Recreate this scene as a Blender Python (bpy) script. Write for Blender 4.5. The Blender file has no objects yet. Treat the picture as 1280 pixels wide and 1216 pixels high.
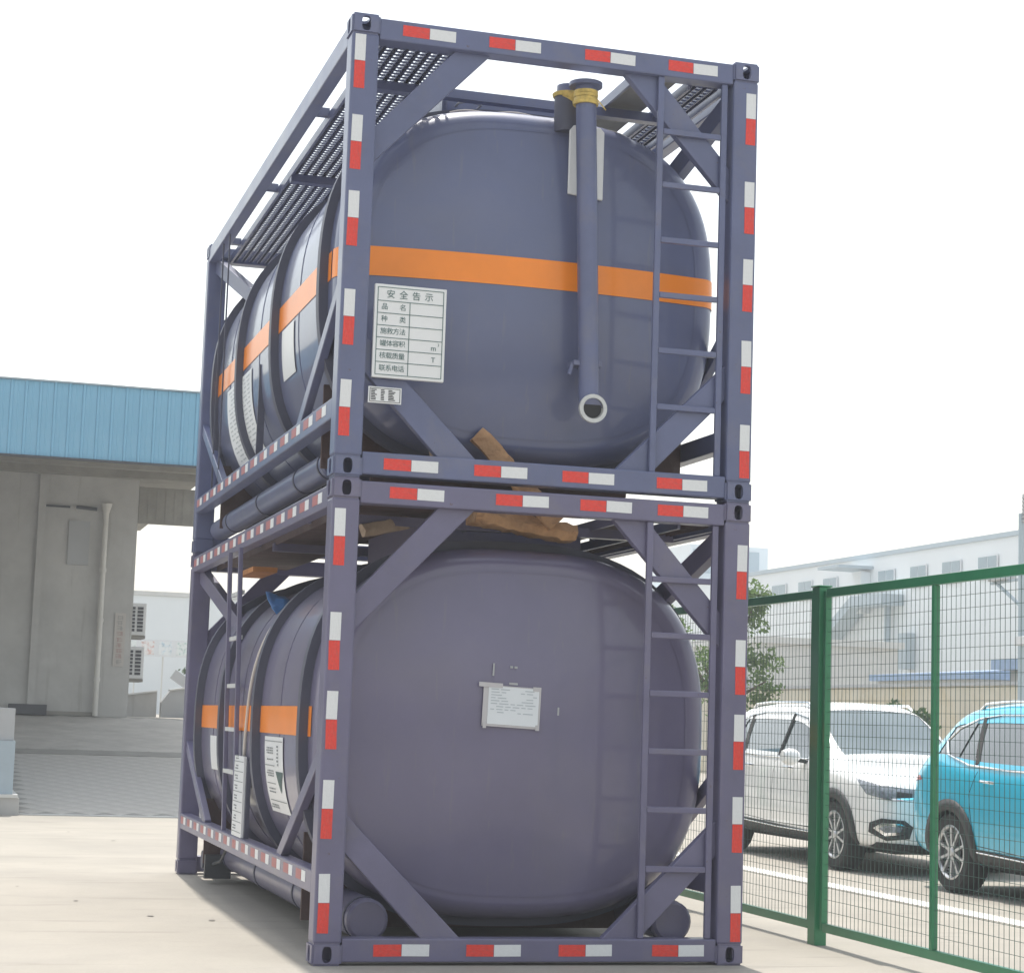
import bpy, bmesh, math, random
from mathutils import Vector, Matrix, Euler
from mathutils.bvhtree import BVHTree
random.seed(7)
R = math.radians
scene = bpy.context.scene
COL = scene.collection

# ------------------------------------------------------------------ camera, sky, sun, exposure
cam_d = bpy.data.cameras.new('camera')
cam = bpy.data.objects.new('camera', cam_d); COL.objects.link(cam)
cam.location = (-2.0198, -10.5532, 1.3040)
cam.rotation_euler = (R(96.71069), R(-1.88568), R(-16.22614))
cam_d.sensor_fit = 'HORIZONTAL'; cam_d.sensor_width = 36.0; cam_d.lens = 2499.61 * 36 / 1280
cam_d.clip_start = 0.1; cam_d.clip_end = 2000
scene.camera = cam

HAZE = 0.0028
SUN_EL, SUN_AZ = R(66), R(2)            # azimuth measured from +Y towards +X
w = bpy.data.worlds.new('World'); scene.world = w; w.use_nodes = True
wn = w.node_tree; wn.nodes.clear()
sky = wn.nodes.new('ShaderNodeTexSky'); sky.sky_type = 'NISHITA'; sky.sun_disc = False
sky.sun_elevation = SUN_EL; sky.sun_rotation = SUN_AZ
sky.air_density = 2.0; sky.dust_density = 2.0; sky.ozone_density = 1.0
hs = wn.nodes.new('ShaderNodeHueSaturation'); hs.inputs['Saturation'].default_value = 0.38
bg = wn.nodes.new('ShaderNodeBackground'); bg.inputs['Strength'].default_value = 0.125
wo = wn.nodes.new('ShaderNodeOutputWorld')
tcw = wn.nodes.new('ShaderNodeTexCoord'); mpw = wn.nodes.new('ShaderNodeMapping'); mpw.inputs['Scale'].default_value = (1, 1, 2.5)
nzw = wn.nodes.new('ShaderNodeTexNoise'); nzw.inputs['Scale'].default_value = 1.6; nzw.inputs['Detail'].default_value = 5
mrw = wn.nodes.new('ShaderNodeMapRange'); mrw.inputs[1].default_value = .3; mrw.inputs[2].default_value = .7; mrw.inputs[3].default_value = .86; mrw.inputs[4].default_value = 1.12
mxw = wn.nodes.new('ShaderNodeMix'); mxw.data_type = 'RGBA'; mxw.blend_type = 'MULTIPLY'; mxw.inputs[0].default_value = 1.0
wn.links.new(tcw.outputs['Generated'], mpw.inputs[0]); wn.links.new(mpw.outputs[0], nzw.inputs['Vector']); wn.links.new(nzw.outputs['Fac'], mrw.inputs[0])
wn.links.new(sky.outputs[0], hs.inputs['Color']); wn.links.new(hs.outputs[0], mxw.inputs[6]); wn.links.new(mrw.outputs[0], mxw.inputs[7])
wn.links.new(mxw.outputs[2], bg.inputs['Color'])
wn.links.new(bg.outputs[0], wo.inputs['Surface'])
sd = bpy.data.lights.new('sun', 'SUN'); sd.energy = 2.5; sd.angle = R(0.8); sd.color = (1.0, 0.955, 0.88)
sun = bpy.data.objects.new('sun', sd); COL.objects.link(sun)
dirv = Vector((-math.cos(SUN_EL) * math.sin(SUN_AZ), -math.cos(SUN_EL) * math.cos(SUN_AZ), -math.sin(SUN_EL)))
sun.rotation_euler = dirv.to_track_quat('-Z', 'Y').to_euler(); sun.location = (3, 20, 30)
scene.view_settings.view_transform = 'Standard'; scene.view_settings.look = 'None'
scene.view_settings.exposure = 0.90; scene.view_settings.gamma = 1.0
scene.view_settings.use_curve_mapping = False
scene.render.engine = 'CYCLES'
scene.cycles.use_denoising = True
scene.cycles.max_bounces = 8

# ------------------------------------------------------------------ materials
def mat(name, col, rough=0.5, metal=0.0, var=0.0, vscale=3.0, bump=0.0, bscale=40.0, coat=0.0, spec=None,
        dirt=None, dscale=2.0, dlo=0.5, dhi=0.75, emit=None, coatr=0.1, rvar=0.0, specks=None, sscale=30.0, slo=.66, stretch=None):
    m = bpy.data.materials.new(name); m.use_nodes = True
    nt = m.node_tree; b = nt.nodes['Principled BSDF']
    b.inputs['Roughness'].default_value = rough; b.inputs['Metallic'].default_value = metal
    b.inputs['Coat Weight'].default_value = coat; b.inputs['Coat Roughness'].default_value = coatr
    if spec is not None: b.inputs['Specular IOR Level'].default_value = spec
    c4 = (col[0], col[1], col[2], 1); b.inputs['Base Color'].default_value = c4
    tc = nt.nodes.new('ShaderNodeTexCoord'); out = None
    if var > 0:
        n = nt.nodes.new('ShaderNodeTexNoise'); n.inputs['Scale'].default_value = vscale; n.inputs['Detail'].default_value = 6
        n.inputs['Roughness'].default_value = 0.62
        nt.links.new(tc.outputs['Object'], n.inputs['Vector'])
        r = nt.nodes.new('ShaderNodeMapRange'); r.inputs[1].default_value = 0.3; r.inputs[2].default_value = 0.7
        r.inputs[3].default_value = 1 - var; r.inputs[4].default_value = 1 + var
        nt.links.new(n.outputs['Fac'], r.inputs[0])
        mx = nt.nodes.new('ShaderNodeMix'); mx.data_type = 'RGBA'; mx.blend_type = 'MULTIPLY'
        mx.inputs[0].default_value = 1.0; mx.inputs[6].default_value = c4
        nt.links.new(r.outputs[0], mx.inputs[7]); out = mx.outputs[2]
        if rvar:
            rr = nt.nodes.new('ShaderNodeMapRange'); rr.inputs[1].default_value = .3; rr.inputs[2].default_value = .7
            rr.inputs[3].default_value = rough - rvar; rr.inputs[4].default_value = rough + rvar
            nt.links.new(n.outputs['Fac'], rr.inputs[0]); nt.links.new(rr.outputs[0], b.inputs['Roughness'])
    if dirt:
        n = nt.nodes.new('ShaderNodeTexNoise'); n.inputs['Scale'].default_value = dscale; n.inputs['Detail'].default_value = 9
        n.inputs['Roughness'].default_value = 0.7; n.inputs['Distortion'].default_value = 0.3
        nt.links.new(tc.outputs['Object'], n.inputs['Vector'])
        r = nt.nodes.new('ShaderNodeMapRange'); r.inputs[1].default_value = dlo; r.inputs[2].default_value = dhi
        r.inputs[3].default_value = 0; r.inputs[4].default_value = dirt[3]
        nt.links.new(n.outputs['Fac'], r.inputs[0])
        mx = nt.nodes.new('ShaderNodeMix'); mx.data_type = 'RGBA'
        nt.links.new(r.outputs[0], mx.inputs[0])
        if out: nt.links.new(out, mx.inputs[6])
        else: mx.inputs[6].default_value = c4
        mx.inputs[7].default_value = (dirt[0], dirt[1], dirt[2], 1); out = mx.outputs[2]
    if specks:
        n = nt.nodes.new('ShaderNodeTexNoise'); n.inputs['Scale'].default_value = sscale; n.inputs['Detail'].default_value = 8; n.inputs['Roughness'].default_value = .65
        if stretch:
            mp = nt.nodes.new('ShaderNodeMapping'); mp.inputs['Scale'].default_value = stretch
            nt.links.new(tc.outputs['Object'], mp.inputs[0]); nt.links.new(mp.outputs[0], n.inputs['Vector'])
        else: nt.links.new(tc.outputs['Object'], n.inputs['Vector'])
        r = nt.nodes.new('ShaderNodeMapRange'); r.inputs[1].default_value = slo; r.inputs[2].default_value = slo + .06
        r.inputs[3].default_value = 0; r.inputs[4].default_value = specks[3]; nt.links.new(n.outputs['Fac'], r.inputs[0])
        mx = nt.nodes.new('ShaderNodeMix'); mx.data_type = 'RGBA'; nt.links.new(r.outputs[0], mx.inputs[0])
        if out: nt.links.new(out, mx.inputs[6])
        else: mx.inputs[6].default_value = c4
        mx.inputs[7].default_value = (specks[0], specks[1], specks[2], 1); out = mx.outputs[2]
    if out: nt.links.new(out, b.inputs['Base Color'])
    if bump > 0:
        n = nt.nodes.new('ShaderNodeTexNoise'); n.inputs['Scale'].default_value = bscale; n.inputs['Detail'].default_value = 5
        nt.links.new(tc.outputs['Object'], n.inputs['Vector'])
        bp = nt.nodes.new('ShaderNodeBump'); bp.inputs['Strength'].default_value = bump; bp.inputs['Distance'].default_value = 0.01
        nt.links.new(n.outputs['Fac'], bp.inputs['Height']); nt.links.new(bp.outputs[0], b.inputs['Normal'])
    return m

M = {}
for key, nm, c in (('paintU', 'slate_blue_paint', (0.112, 0.129, 0.236)), ('paintL', 'mauve_grey_paint', (0.138, 0.129, 0.216))):
    M[key] = mat(nm, c, 0.40, var=0.14, vscale=2.2, coat=0.3, coatr=0.18, bump=0.06, bscale=6, dirt=(0.21, 0.19, 0.18, 0.45), dscale=3.0, dlo=.5, dhi=.8, rvar=.08,
                 specks=(.10, .055, .035, .75), sscale=22, slo=.67)
for key, nm, c in (('tankU', 'slate_blue_tank_paint', (0.108, 0.127, 0.236)), ('tankL', 'mauve_grey_tank_paint', (0.146, 0.132, 0.222))):
    M[key] = mat(nm, c, 0.42, var=0.10, vscale=1.1, coat=0.6, coatr=0.10, bump=0.014, bscale=2.0, dirt=(0.20, 0.185, 0.18, 0.40), dscale=1.2, dlo=.42, dhi=.95, rvar=.06,
                 specks=(.20, .19, .19, .20), sscale=3.0, slo=.60, stretch=(6, 6, .55))
M['ring'] = mat('ring_shade_paint', (0.075, 0.078, 0.115), 0.5, var=0.1)  # darker than the shell: shade on the ring faces put into the colour
M['primer'] = mat('brown_primer', (0.075, 0.042, 0.040), 0.75, var=0.3, vscale=4, dirt=(0.14, 0.11, 0.10, .6), dscale=6)
M['treadplate'] = mat('dusty_plate', (0.27, 0.26, 0.24), 0.6, var=.15, vscale=4)
M['orange'] = mat('orange_paint', (0.93, 0.26, 0.012), 0.35, var=0.06, vscale=3, coat=0.2)
M['red'] = mat('red_reflective', (0.74, 0.05, 0.035), 0.35, var=0.15, vscale=6, bump=.1, bscale=400, dirt=(.34, .12, .11, .6), dscale=5, dlo=.5, dhi=.75)
M['sidered'] = mat('sheen_red_reflective', (0.42, 0.15, 0.15), 0.45, var=0.25, vscale=14)  # paler red paints in the sheen seen at a grazing angle
M['white'] = mat('white_reflective', (0.74, 0.75, 0.76), 0.4, var=0.06, vscale=6, dirt=(.50, .49, .48, .5), dscale=6, dlo=.55, dhi=.8)
M['plate'] = mat('white_plate', (0.76, 0.77, 0.78), 0.35, var=0.03)
M['paper'] = mat('paper', (0.74, 0.77, 0.80), 0.6, var=0.04)
M['sleeve'] = mat('plastic_sleeve', (0.50, 0.48, 0.50), 0.2, coat=.5)
M['ink'] = mat('ink', (0.055, 0.13, 0.13), 0.6)
M['inkgrey'] = mat('ink_grey', (0.22, 0.24, 0.25), 0.6)
M['faintink'] = mat('faint_print', (0.46, 0.50, 0.54), 0.6)
M['green_ink'] = mat('green_ink', (0.03, 0.085, 0.085), 0.5)
M['black'] = mat('black', (0.012, 0.012, 0.014), 0.6)
M['steel'] = mat('galvanised', (0.45, 0.46, 0.47), 0.4, metal=.6, var=.1)
M['flange'] = mat('pale_flange', (0.55, 0.56, 0.56), 0.45, var=.1, vscale=20)
M['yellow'] = mat('yellow_tape', (0.62, 0.46, 0.13), 0.55, var=.3, vscale=30, bump=.5, bscale=60)
M['wood'] = mat('weathered_tan_wood', (0.46, 0.27, 0.14), 0.8, var=.25, vscale=7, bump=.7, bscale=35, dirt=(.32, .17, .085, .7), dscale=3, dlo=.48, dhi=.72, specks=(.20, .10, .05, .45), sscale=2.2, slo=.56, stretch=(3, 9, 9))
M['palewood'] = mat('pale_wood', (0.42, 0.32, 0.24), 0.8, var=.2, vscale=12)
M['boardwood'] = mat('orange_board', (0.42, 0.17, 0.045), 0.7, var=.2, vscale=8)
M['bluesheet'] = mat('blue_sheet', (0.10, 0.28, 0.62), 0.4, var=.2)
M['cable'] = mat('white_highlight_cable', (0.6, 0.55, 0.5), 0.5)  # also colours the tube that draws the tank head's edge highlight
M['concrete'] = mat('concrete', (0.355, 0.326, 0.280), 0.85, var=0.12, vscale=0.6, bump=.35, bscale=30, dirt=(.27, .25, .225, .7), dscale=.35, dlo=.45, dhi=.8, specks=(.24, .22, .19, .45), sscale=1.3, slo=.57, stretch=(.45, 3.2, 1))
M['stain'] = mat('oil_stain', (.17, .155, .135), .7, var=.2, vscale=6)
M['joint'] = mat('slab_joint', (.15, .14, .125), .9, var=.3, vscale=10)
M['wall'] = mat('grey_render', (0.49, 0.485, 0.47), 0.85, var=0.10, vscale=.8, bump=.2, bscale=12, dirt=(.30, .295, .285, .6), dscale=.9, dlo=.45, dhi=.8, specks=(.30, .29, .27, .35), sscale=1.2, slo=.58, stretch=(5, 5, .35))
M['soffit'] = mat('dark_soffit', (0.27, 0.26, 0.235), 0.8, var=.15)
M['fascia'] = mat('blue_sheet_cladding', (0.20, 0.43, 0.60), 0.45, var=.05, vscale=1.5, dirt=(.26, .46, .60, .5), dscale=2.5)
M['paver'] = mat('paver', (0.45, 0.43, 0.395), 0.85, var=.14, vscale=2.5, bump=.3, bscale=60)
M['paverjoint'] = mat('paver_joint', (0.31, 0.30, 0.275), 0.95, var=.2, vscale=8)
M['dock'] = mat('dock_sheet', (0.36, 0.43, 0.48), 0.6, var=.08)
M['pale'] = mat('pale_trim', (0.62, 0.62, 0.60), 0.6, var=.05)
M['pvc'] = mat('pipe_white', (0.60, 0.585, 0.55), 0.5, var=.08)
M['acwhite'] = mat('ac_casing', (0.70, 0.71, 0.72), 0.45, var=.03)
M['dark'] = mat('dark_metal', (0.05, 0.055, 0.065), 0.5)
M['green'] = mat('green_coated_steel', (0.025, 0.215, 0.095), 0.4, coat=.3, var=.1, vscale=5)
M['wire'] = mat('green_wire', (0.05, 0.11, 0.09), 0.5)
M['bldgwhite'] = mat('pale_blue_cladding', (0.78, 0.82, 0.84), 0.6, var=.03, vscale=.3)  # paleness includes painted haze on the far white factory
M['bldgtrim'] = mat('grey_blue_trim', (0.42, 0.50, 0.55), 0.6)
M['glassfar'] = mat('far_glass', (0.26, 0.35, 0.40), 0.25)
M['frosty'] = mat('window_frame_white', (0.75, 0.78, 0.8), 0.5)
M['blueroof'] = mat('blue_roof', (0.28, 0.40, 0.60), 0.5, var=.1)
M['ochre'] = mat('ochre_wall', (0.60, 0.56, 0.46), 0.9, var=.12, vscale=.5, dirt=(.50, .40, .22, .7), dscale=.5, dlo=.45, dhi=.7)  # ochre lightened so the colour also carries distance haze
M['greywall'] = mat('grey_wall', (0.42, 0.43, 0.44), 0.85, var=.08, vscale=1)
M['line'] = mat('white_road_paint', (0.72, 0.70, 0.66), 0.7, var=.1, vscale=4)
M['bark'] = mat('bark', (0.13, 0.10, 0.07), 0.9, var=.3, vscale=8)
M['carwhite'] = mat('white_car_paint', (0.88, 0.88, 0.87), 0.25, coat=1.0, coatr=.03)
M['carblue'] = mat('turquoise_car_paint', (0.012, 0.50, 0.72), 0.3, coat=1.0, coatr=.03)
M['carglass'] = mat('car_glass', (0.055, 0.068, 0.072), 0.04, coat=1.0, coatr=.02, spec=.9)
M['windscreen'] = mat('windscreen_glass', (0.26, 0.34, 0.37), 0.05, coat=1.0, coatr=.02, spec=.9)  # pale blue base paints in the sky reflected by the glass
M['chrome'] = mat('chrome', (0.8, 0.81, 0.82), 0.15, metal=1)
M['alloy'] = mat('alloy_rim', (0.62, 0.63, 0.64), 0.3, metal=.7)
M['tyre'] = mat('tyre_rubber', (0.022, 0.022, 0.023), 0.8, var=.2, vscale=20)
M['plastic'] = mat('black_plastic', (0.030, 0.031, 0.033), 0.6)
M['lamp'] = mat('headlamp_lens', (0.20, 0.22, 0.25), 0.08, coat=1.0, coatr=.02, var=.5, vscale=25)
M['redlamp'] = mat('tail_lamp', (0.45, 0.02, 0.025), 0.15, coat=1.0)
M['signpanel'] = mat('faded_sign', (0.50, 0.47, 0.44), 0.7, var=.06)
M['faintred'] = mat('faded_red', (0.42, 0.28, 0.26), 0.7)
M['faintgrey'] = mat('faded_grey', (0.33, 0.33, 0.32), 0.7)
M['hub'] = mat('posters', (0.72, 0.74, 0.76), 0.6, var=.05, vscale=3)

def leafmat(name, c):
    m = mat(name, c, 0.6, var=.35, vscale=3.0)
    nt = m.node_tree; b = nt.nodes['Principled BSDF']
    t = nt.nodes.new('ShaderNodeBsdfTranslucent'); t.inputs[0].default_value = (c[0] * 1.6, c[1] * 1.7, c[2], 1)
    mx = nt.nodes.new('ShaderNodeMixShader'); mx.inputs[0].default_value = .35
    o = nt.nodes['Material Output']
    nt.links.new(b.outputs[0], mx.inputs[1]); nt.links.new(t.outputs[0], mx.inputs[2]); nt.links.new(mx.outputs[0], o.inputs[0])
    return m
M['leaf'] = leafmat('leaf_light', (0.11, 0.17, 0.07))
M['leafdark'] = leafmat('leaf_dark', (0.045, 0.085, 0.035))

# ------------------------------------------------------------------ mesh helpers
class MB:
    def __init__(s): s.v = []; s.f = []
    def quad(s, a, b, c, d):
        n = len(s.v); s.v += [a, b, c, d]; s.f.append((n, n + 1, n + 2, n + 3)); return s
    def poly(s, pts):
        n = len(s.v); s.v += list(pts); s.f.append(tuple(range(n, n + len(pts)))); return s
    def box(s, x0, x1, y0, y1, z0, z1):
        n = len(s.v)
        s.v += [(x0, y0, z0), (x1, y0, z0), (x1, y1, z0), (x0, y1, z0), (x0, y0, z1), (x1, y0, z1), (x1, y1, z1), (x0, y1, z1)]
        for q in ((0, 3, 2, 1), (4, 5, 6, 7), (0, 1, 5, 4), (1, 2, 6, 5), (2, 3, 7, 6), (3, 0, 4, 7)): s.f.append(tuple(n + i for i in q))
        return s
    def prism(s, pts, vec):            # planar polygon extruded
        n = len(s.v); k = len(pts); vec = Vector(vec)
        s.v += [tuple(p) for p in pts] + [tuple(Vector(p) + vec) for p in pts]
        s.f.append(tuple(n + i for i in reversed(range(k)))); s.f.append(tuple(n + k + i for i in range(k)))
        for i in range(k): s.f.append((n + i, n + (i + 1) % k, n + k + (i + 1) % k, n + k + i))
        return s
    def bar(s, p, q, w, h, up=(0, 0, 1)):
        p = Vector(p); q = Vector(q); d = (q - p).normalized(); a = d.cross(Vector(up))
        if a.length < 1e-4: a = d.cross(Vector((1, 0, 0)))
        a.normalize(); b = a.cross(d); a = a * w / 2; b = b * h / 2; n = len(s.v)
        for c in (p, q): s.v += [tuple(c - a - b), tuple(c + a - b), tuple(c + a + b), tuple(c - a + b)]
        for f in ((0, 1, 2, 3), (7, 6, 5, 4), (0, 4, 5, 1), (1, 5, 6, 2), (2, 6, 7, 3), (3, 7, 4, 0)): s.f.append(tuple(n + i for i in f))
        return s
    def tube(s, pts, r, k=12, cap=True):
        pts = [Vector(p) for p in pts]; rs = r if isinstance(r, (list, tuple)) else [r] * len(pts)
        n0 = len(s.v); ref = None
        for i, p in enumerate(pts):
            d = (pts[min(i + 1, len(pts) - 1)] - pts[max(i - 1, 0)]).normalized()
            if ref is None:
                ref = d.cross(Vector((0, 0, 1)))
                if ref.length < 1e-3: ref = d.cross(Vector((1, 0, 0)))
            ref = (ref - d * ref.dot(d)).normalized(); b = d.cross(ref)
            for j in range(k):
                t = 2 * math.pi * j / k; s.v.append(tuple(p + (ref * math.cos(t) + b * math.sin(t)) * rs[i]))
        for i in range(len(pts) - 1):
            for j in range(k):
                a = n0 + i * k + j; b2 = n0 + i * k + (j + 1) % k
                s.f.append((a, a + k, b2 + k, b2))
        if cap:
            s.f.append(tuple(n0 + j for j in range(k))); e = n0 + (len(pts) - 1) * k
            s.f.append(tuple(e + j for j in reversed(range(k))))
        return s
    def lathe(s, prof, c, axis, k=24):   # prof: (radius, along)
        c = Vector(c); ax = Vector(axis).normalized(); u = ax.cross(Vector((0, 0, 1)))
        if u.length < 1e-3: u = ax.cross(Vector((1, 0, 0)))
        u.normalize(); v = ax.cross(u); n0 = len(s.v)
        for (r, h) in prof:
            for j in range(k):
                t = 2 * math.pi * j / k; s.v.append(tuple(c + ax * h + (u * math.cos(t) + v * math.sin(t)) * r))
        for i in range(len(prof) - 1):
            for j in range(k):
                a = n0 + i * k + j; b = n0 + i * k + (j + 1) % k; s.f.append((a, b, b + k, a + k))
        return s
    def build(s, name, m, parent=None, smooth=False, bevel=0, loc=None):
        me = bpy.data.meshes.new(name); me.from_pydata([tuple(v) for v in s.v], [], s.f)
        bm = bmesh.new(); bm.from_mesh(me); bmesh.ops.recalc_face_normals(bm, faces=bm.faces); bm.to_mesh(me); bm.free()
        me.materials.append(M[m] if isinstance(m, str) else m)
        if smooth:
            me.polygons.foreach_set('use_smooth', [True] * len(me.polygons))
            me.set_sharp_from_angle(angle=R(40))
        return link(name, me, parent, bevel, loc)

def link(name, me, parent=None, bevel=0, loc=None):
    o = bpy.data.objects.new(name, me); COL.objects.link(o)
    if parent: o.parent = parent
    if loc: o.location = loc
    if bevel:
        b = o.modifiers.new('bevel', 'BEVEL'); b.width = bevel; b.segments = 2; b.limit_method = 'ANGLE'; b.angle_limit = R(35)
        b.harden_normals = False
    return o
def empty(name, loc, rz=0):
    o = bpy.data.objects.new(name, None); COL.objects.link(o); o.location = loc; o.rotation_euler = (0, 0, rz); return o
def tag(o, label=None, cat=None, group=None, kind=None):
    if label: o['label'] = label
    if cat: o['category'] = cat
    if group: o['group'] = group
    if kind: o['kind'] = kind
    return o
def text_mesh(items, name, m, parent=None, sub=True):
    """items: (string, size, matrix) -> one joined mesh of flat lettering"""
    v = []; f = []
    for (st, size, mtx) in items:
        cu = bpy.data.curves.new('t', 'FONT'); cu.body = st; cu.size = size; cu.align_x = 'CENTER'; cu.align_y = 'CENTER'; cu.resolution_u = 2
        o = bpy.data.objects.new('t', cu); COL.objects.link(o)
        dg = bpy.context.evaluated_depsgraph_get(); dg.update()
        me = bpy.data.meshes.new_from_object(o.evaluated_get(dg))
        n = len(v); v += [tuple(mtx @ p.co) for p in me.vertices]; f += [tuple(n + i for i in p.vertices) for p in me.polygons]
        bpy.data.objects.remove(o); bpy.data.curves.remove(cu); bpy.data.meshes.remove(me)
    me = bpy.data.meshes.new(name); me.from_pydata(v, [], f); me.materials.append(M[m])
    o = link(name, me, parent); o['kind'] = 'stuff'; return o

# ------------------------------------------------------------------ the setting: ground
MB().quad((-600, -60, 0), (600, -60, 0), (600, 900, 0), (-600, 900, 0)).build('concrete_ground', 'concrete')['kind'] = 'structure'
MB().box(5.42, 5.64, -8, 60, .002, .006).build('painted_road_line', 'line')['kind'] = 'structure'
rn0 = random.Random(21)
for i in range(14):
    cx_, cy_ = rn0.uniform(-2.2, .1), rn0.uniform(-1, 13); rr_ = rn0.uniform(.008, .03)
    MB().poly([(cx_ + rr_ * rn0.uniform(.6, 1.2) * math.cos(t * .785), cy_ + 1.6 * rr_ * rn0.uniform(.6, 1.2) * math.sin(t * .785), .004 + i * .00002) for t in range(8)]).build('oil_spot', 'stain')['kind'] = 'structure'
# sloped paved ramp up to the warehouse platform
RY0, RY1, RZ1, RX0, RX1 = 14.6, 24.0, 1.165, -0.90, 3.2
ramp = MB().prism([(RX0, RY0, -.02), (RX0, RY0, .008), (RX0, RY1, RZ1), (RX0, RY1, -.02)], (RX1 - RX0, 0, 0)).build('ramp', 'paverjoint')
ramp['kind'] = 'structure'
plat = MB().box(-22, 6, RY1 + .002, 70, .01, RZ1).build('platform', 'concrete'); plat['kind'] = 'structure'
sl = (RZ1 - .008) / (RY1 - RY0)
def rz(y): return .008 + (y - RY0) * sl
# the pavers one by one on the lower half (diamond bond), coarse slabs above the drain line
s_ = .25; h_ = s_ / math.sqrt(2); th = .022
me_p = bpy.data.meshes.new('paver')
g = s_ * .475
pv = []
for k, (ca, cb) in enumerate(((0, -1), (1, 0), (0, 1), (-1, 0))):
    pv.append((ca * h_ * .985, cb * h_ * .985, 0))
for k, (ca, cb) in enumerate(((0, -1), (1, 0), (0, 1), (-1, 0))):
    pv.append((ca * h_ * .955, cb * h_ * .965, .003))
me_p.from_pydata(pv, [], [(4, 5, 6, 7), (0, 1, 5, 4), (1, 2, 6, 5), (2, 3, 7, 6), (3, 0, 4, 7)])
me_p.materials.append(M['paver'])
cnt = 0
row = 0; y = RY0 + h_
far_m = MB()
while y < RY1 - h_:
    off = 0 if row % 2 == 0 else h_
    x = RX0 + h_ + off
    while x < RX1 - h_ + .01:
        if not (19.6 < y < 19.95):
            if y < 19.6 and x < 1.75 and cnt < 296:
                o = link('paver', me_p, ramp); o.location = (x, y, rz(y) + random.uniform(.001, .0018))
                o.rotation_euler = (math.atan(sl) + random.uniform(-.004, .004), random.uniform(-.004, .004), random.uniform(-.012, .012)); cnt += 1
            else:
                n = len(far_m.v); za = random.uniform(.001, .0018)
                for p in pv: far_m.v.append((x + p[0], y + p[1], rz(y + p[1]) + p[2] + za))
                for q in ((4, 5, 6, 7), (0, 1, 5, 4), (1, 2, 6, 5), (2, 3, 7, 6), (3, 0, 4, 7)): far_m.f.append(tuple(n + i for i in q))
        x += 2 * h_
    y += h_; row += 1
fo = far_m.build('paver_field', 'paver', ramp); fo['kind'] = 'stuff'
MB().prism([(RX0 + .01, 19.52, rz(19.52) + .0055), (RX0 + .01, 19.98, rz(19.98) + .0055), (RX0 + .01, 19.98, rz(19.98) + .011), (RX0 + .01, 19.52, rz(19.52) + .011)], (RX1 - RX0 - .02, 0, 0)).build('drain_channel', 'soffit', ramp)
MB().box(RX0, RX1, RY0 - .14, RY0 - .002, -.02, .012).build('kerb_strip', 'pale', ramp)

# ------------------------------------------------------------------ warehouse on the left
wh = empty('warehouse', (-4, 24, RZ1))
wh.rotation_euler = (0, 0, 0)
tag(wh, 'grey rendered warehouse with a blue sheet metal canopy, left of the tank containers', 'warehouse')
def part(mb, name, m, parent, **k):
    o = mb.build(name, m, None, **k); o.parent = parent; o.matrix_parent_inverse = Matrix.Translation(parent.location).inverted(); return o
part(MB().box(-16, 1.245, 24.0, 34, RZ1 - .02, 5.219), 'wall', 'wall', wh)
part(MB().box(-.42, -.30, 23.93, 23.998, RZ1, 5.28), 'pilaster', 'wall', wh)
part(MB().box(-16, .7, 23.95, 23.997, RZ1 + .003, RZ1 + .07), 'plinth', 'soffit', wh)
mb = MB()
for k in range(8): mb.box(1.25 + k * .15, 1.25 + k * .15 + .12, 23.994, 24.05, 4.50, 5.08); 
mb.box(1.25, 2.45, 24.0, 24.08, 4.47, 5.10)
part(mb, 'lintel_sheet', 'soffit', wh)
part(MB().box(-16, 2.25, 17.08, 34, 5.22, 5.30), 'soffit', 'soffit', wh)
part(MB().box(-16, 2.24, 22.6, 22.8, 5.08, 5.217), 'purlin', 'soffit', wh)
part(MB().box(-16, 2.24, 21.2, 21.35, 5.06, 5.217), 'purlin', 'soffit', wh)
part(MB().prism([(-16.05, 17.0, 5.31), (-16.05, 17.0, 5.66), (-16.05, 34, 6.3), (-16.05, 34, 5.31)], (18.29, 0, 0)), 'roof', 'fascia', wh)
pm = bpy.data.meshes.new('fascia_panel')
PW = .192
# one ribbed strip of cladding: flat pan with a rib on its edge
prof = [(0, 0), (0.012, -.020), (.034, -.020), (.046, 0), (.10, 0), (.106, -.006), (.118, -.006), (.124, 0), (PW - .002, 0)]
vv = []; ff = []
for (px_, py_) in prof: vv += [(px_, py_, 4.66), (px_, py_, 5.672)]
for i in range(len(prof) - 1): ff.append((2 * i, 2 * i + 2, 2 * i + 3, 2 * i + 1))
nb = len(vv)
vv += [(0, .03, 4.66), (PW - .002, .03, 4.66), (PW - .002, .03, 5.672), (0, .03, 5.672)]
ff += [(nb, nb + 3, nb + 2, nb + 1), (0, 1, nb + 3, nb), (2 * len(prof) - 2, nb + 1, nb + 2, 2 * len(prof) - 1)]
pm.from_pydata(vv, [], ff); pm.materials.append(M['fascia'])
for k in range(44):
    o = link('fascia_panel', pm, wh); o.matrix_parent_inverse = Matrix.Translation(wh.location).inverted()
    o.location = (2.245 - (k + 1) * PW, 16.96 + random.uniform(-.002, .002), random.uniform(-.003, .003))
part(MB().box(-16, 2.26, 16.92, 16.995, 4.628, 4.657), 'fascia_trim', 'dark', wh)
part(MB().box(-16, 2.26, 16.92, 17.02, 5.675, 5.695), 'fascia_cap', 'dock', wh)
dp = part(MB().tube([(.70, 23.90, RZ1 + .01), (.70, 23.90, 4.62)], .046, 14), 'drainpipe', 'pvc', wh, smooth=True)
mb = MB()
for z in (1.75, 2.75, 3.6): mb.tube([(.70, 23.90, z), (.70, 23.90, z + .06)], .058, 14)
mb.tube([(.70, 23.90, 4.60), (.70, 23.90, 4.76)], [.055, .10], 14)
o = mb.build('pipe_collar', 'pvc', None, smooth=True); o.parent = dp
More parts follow.
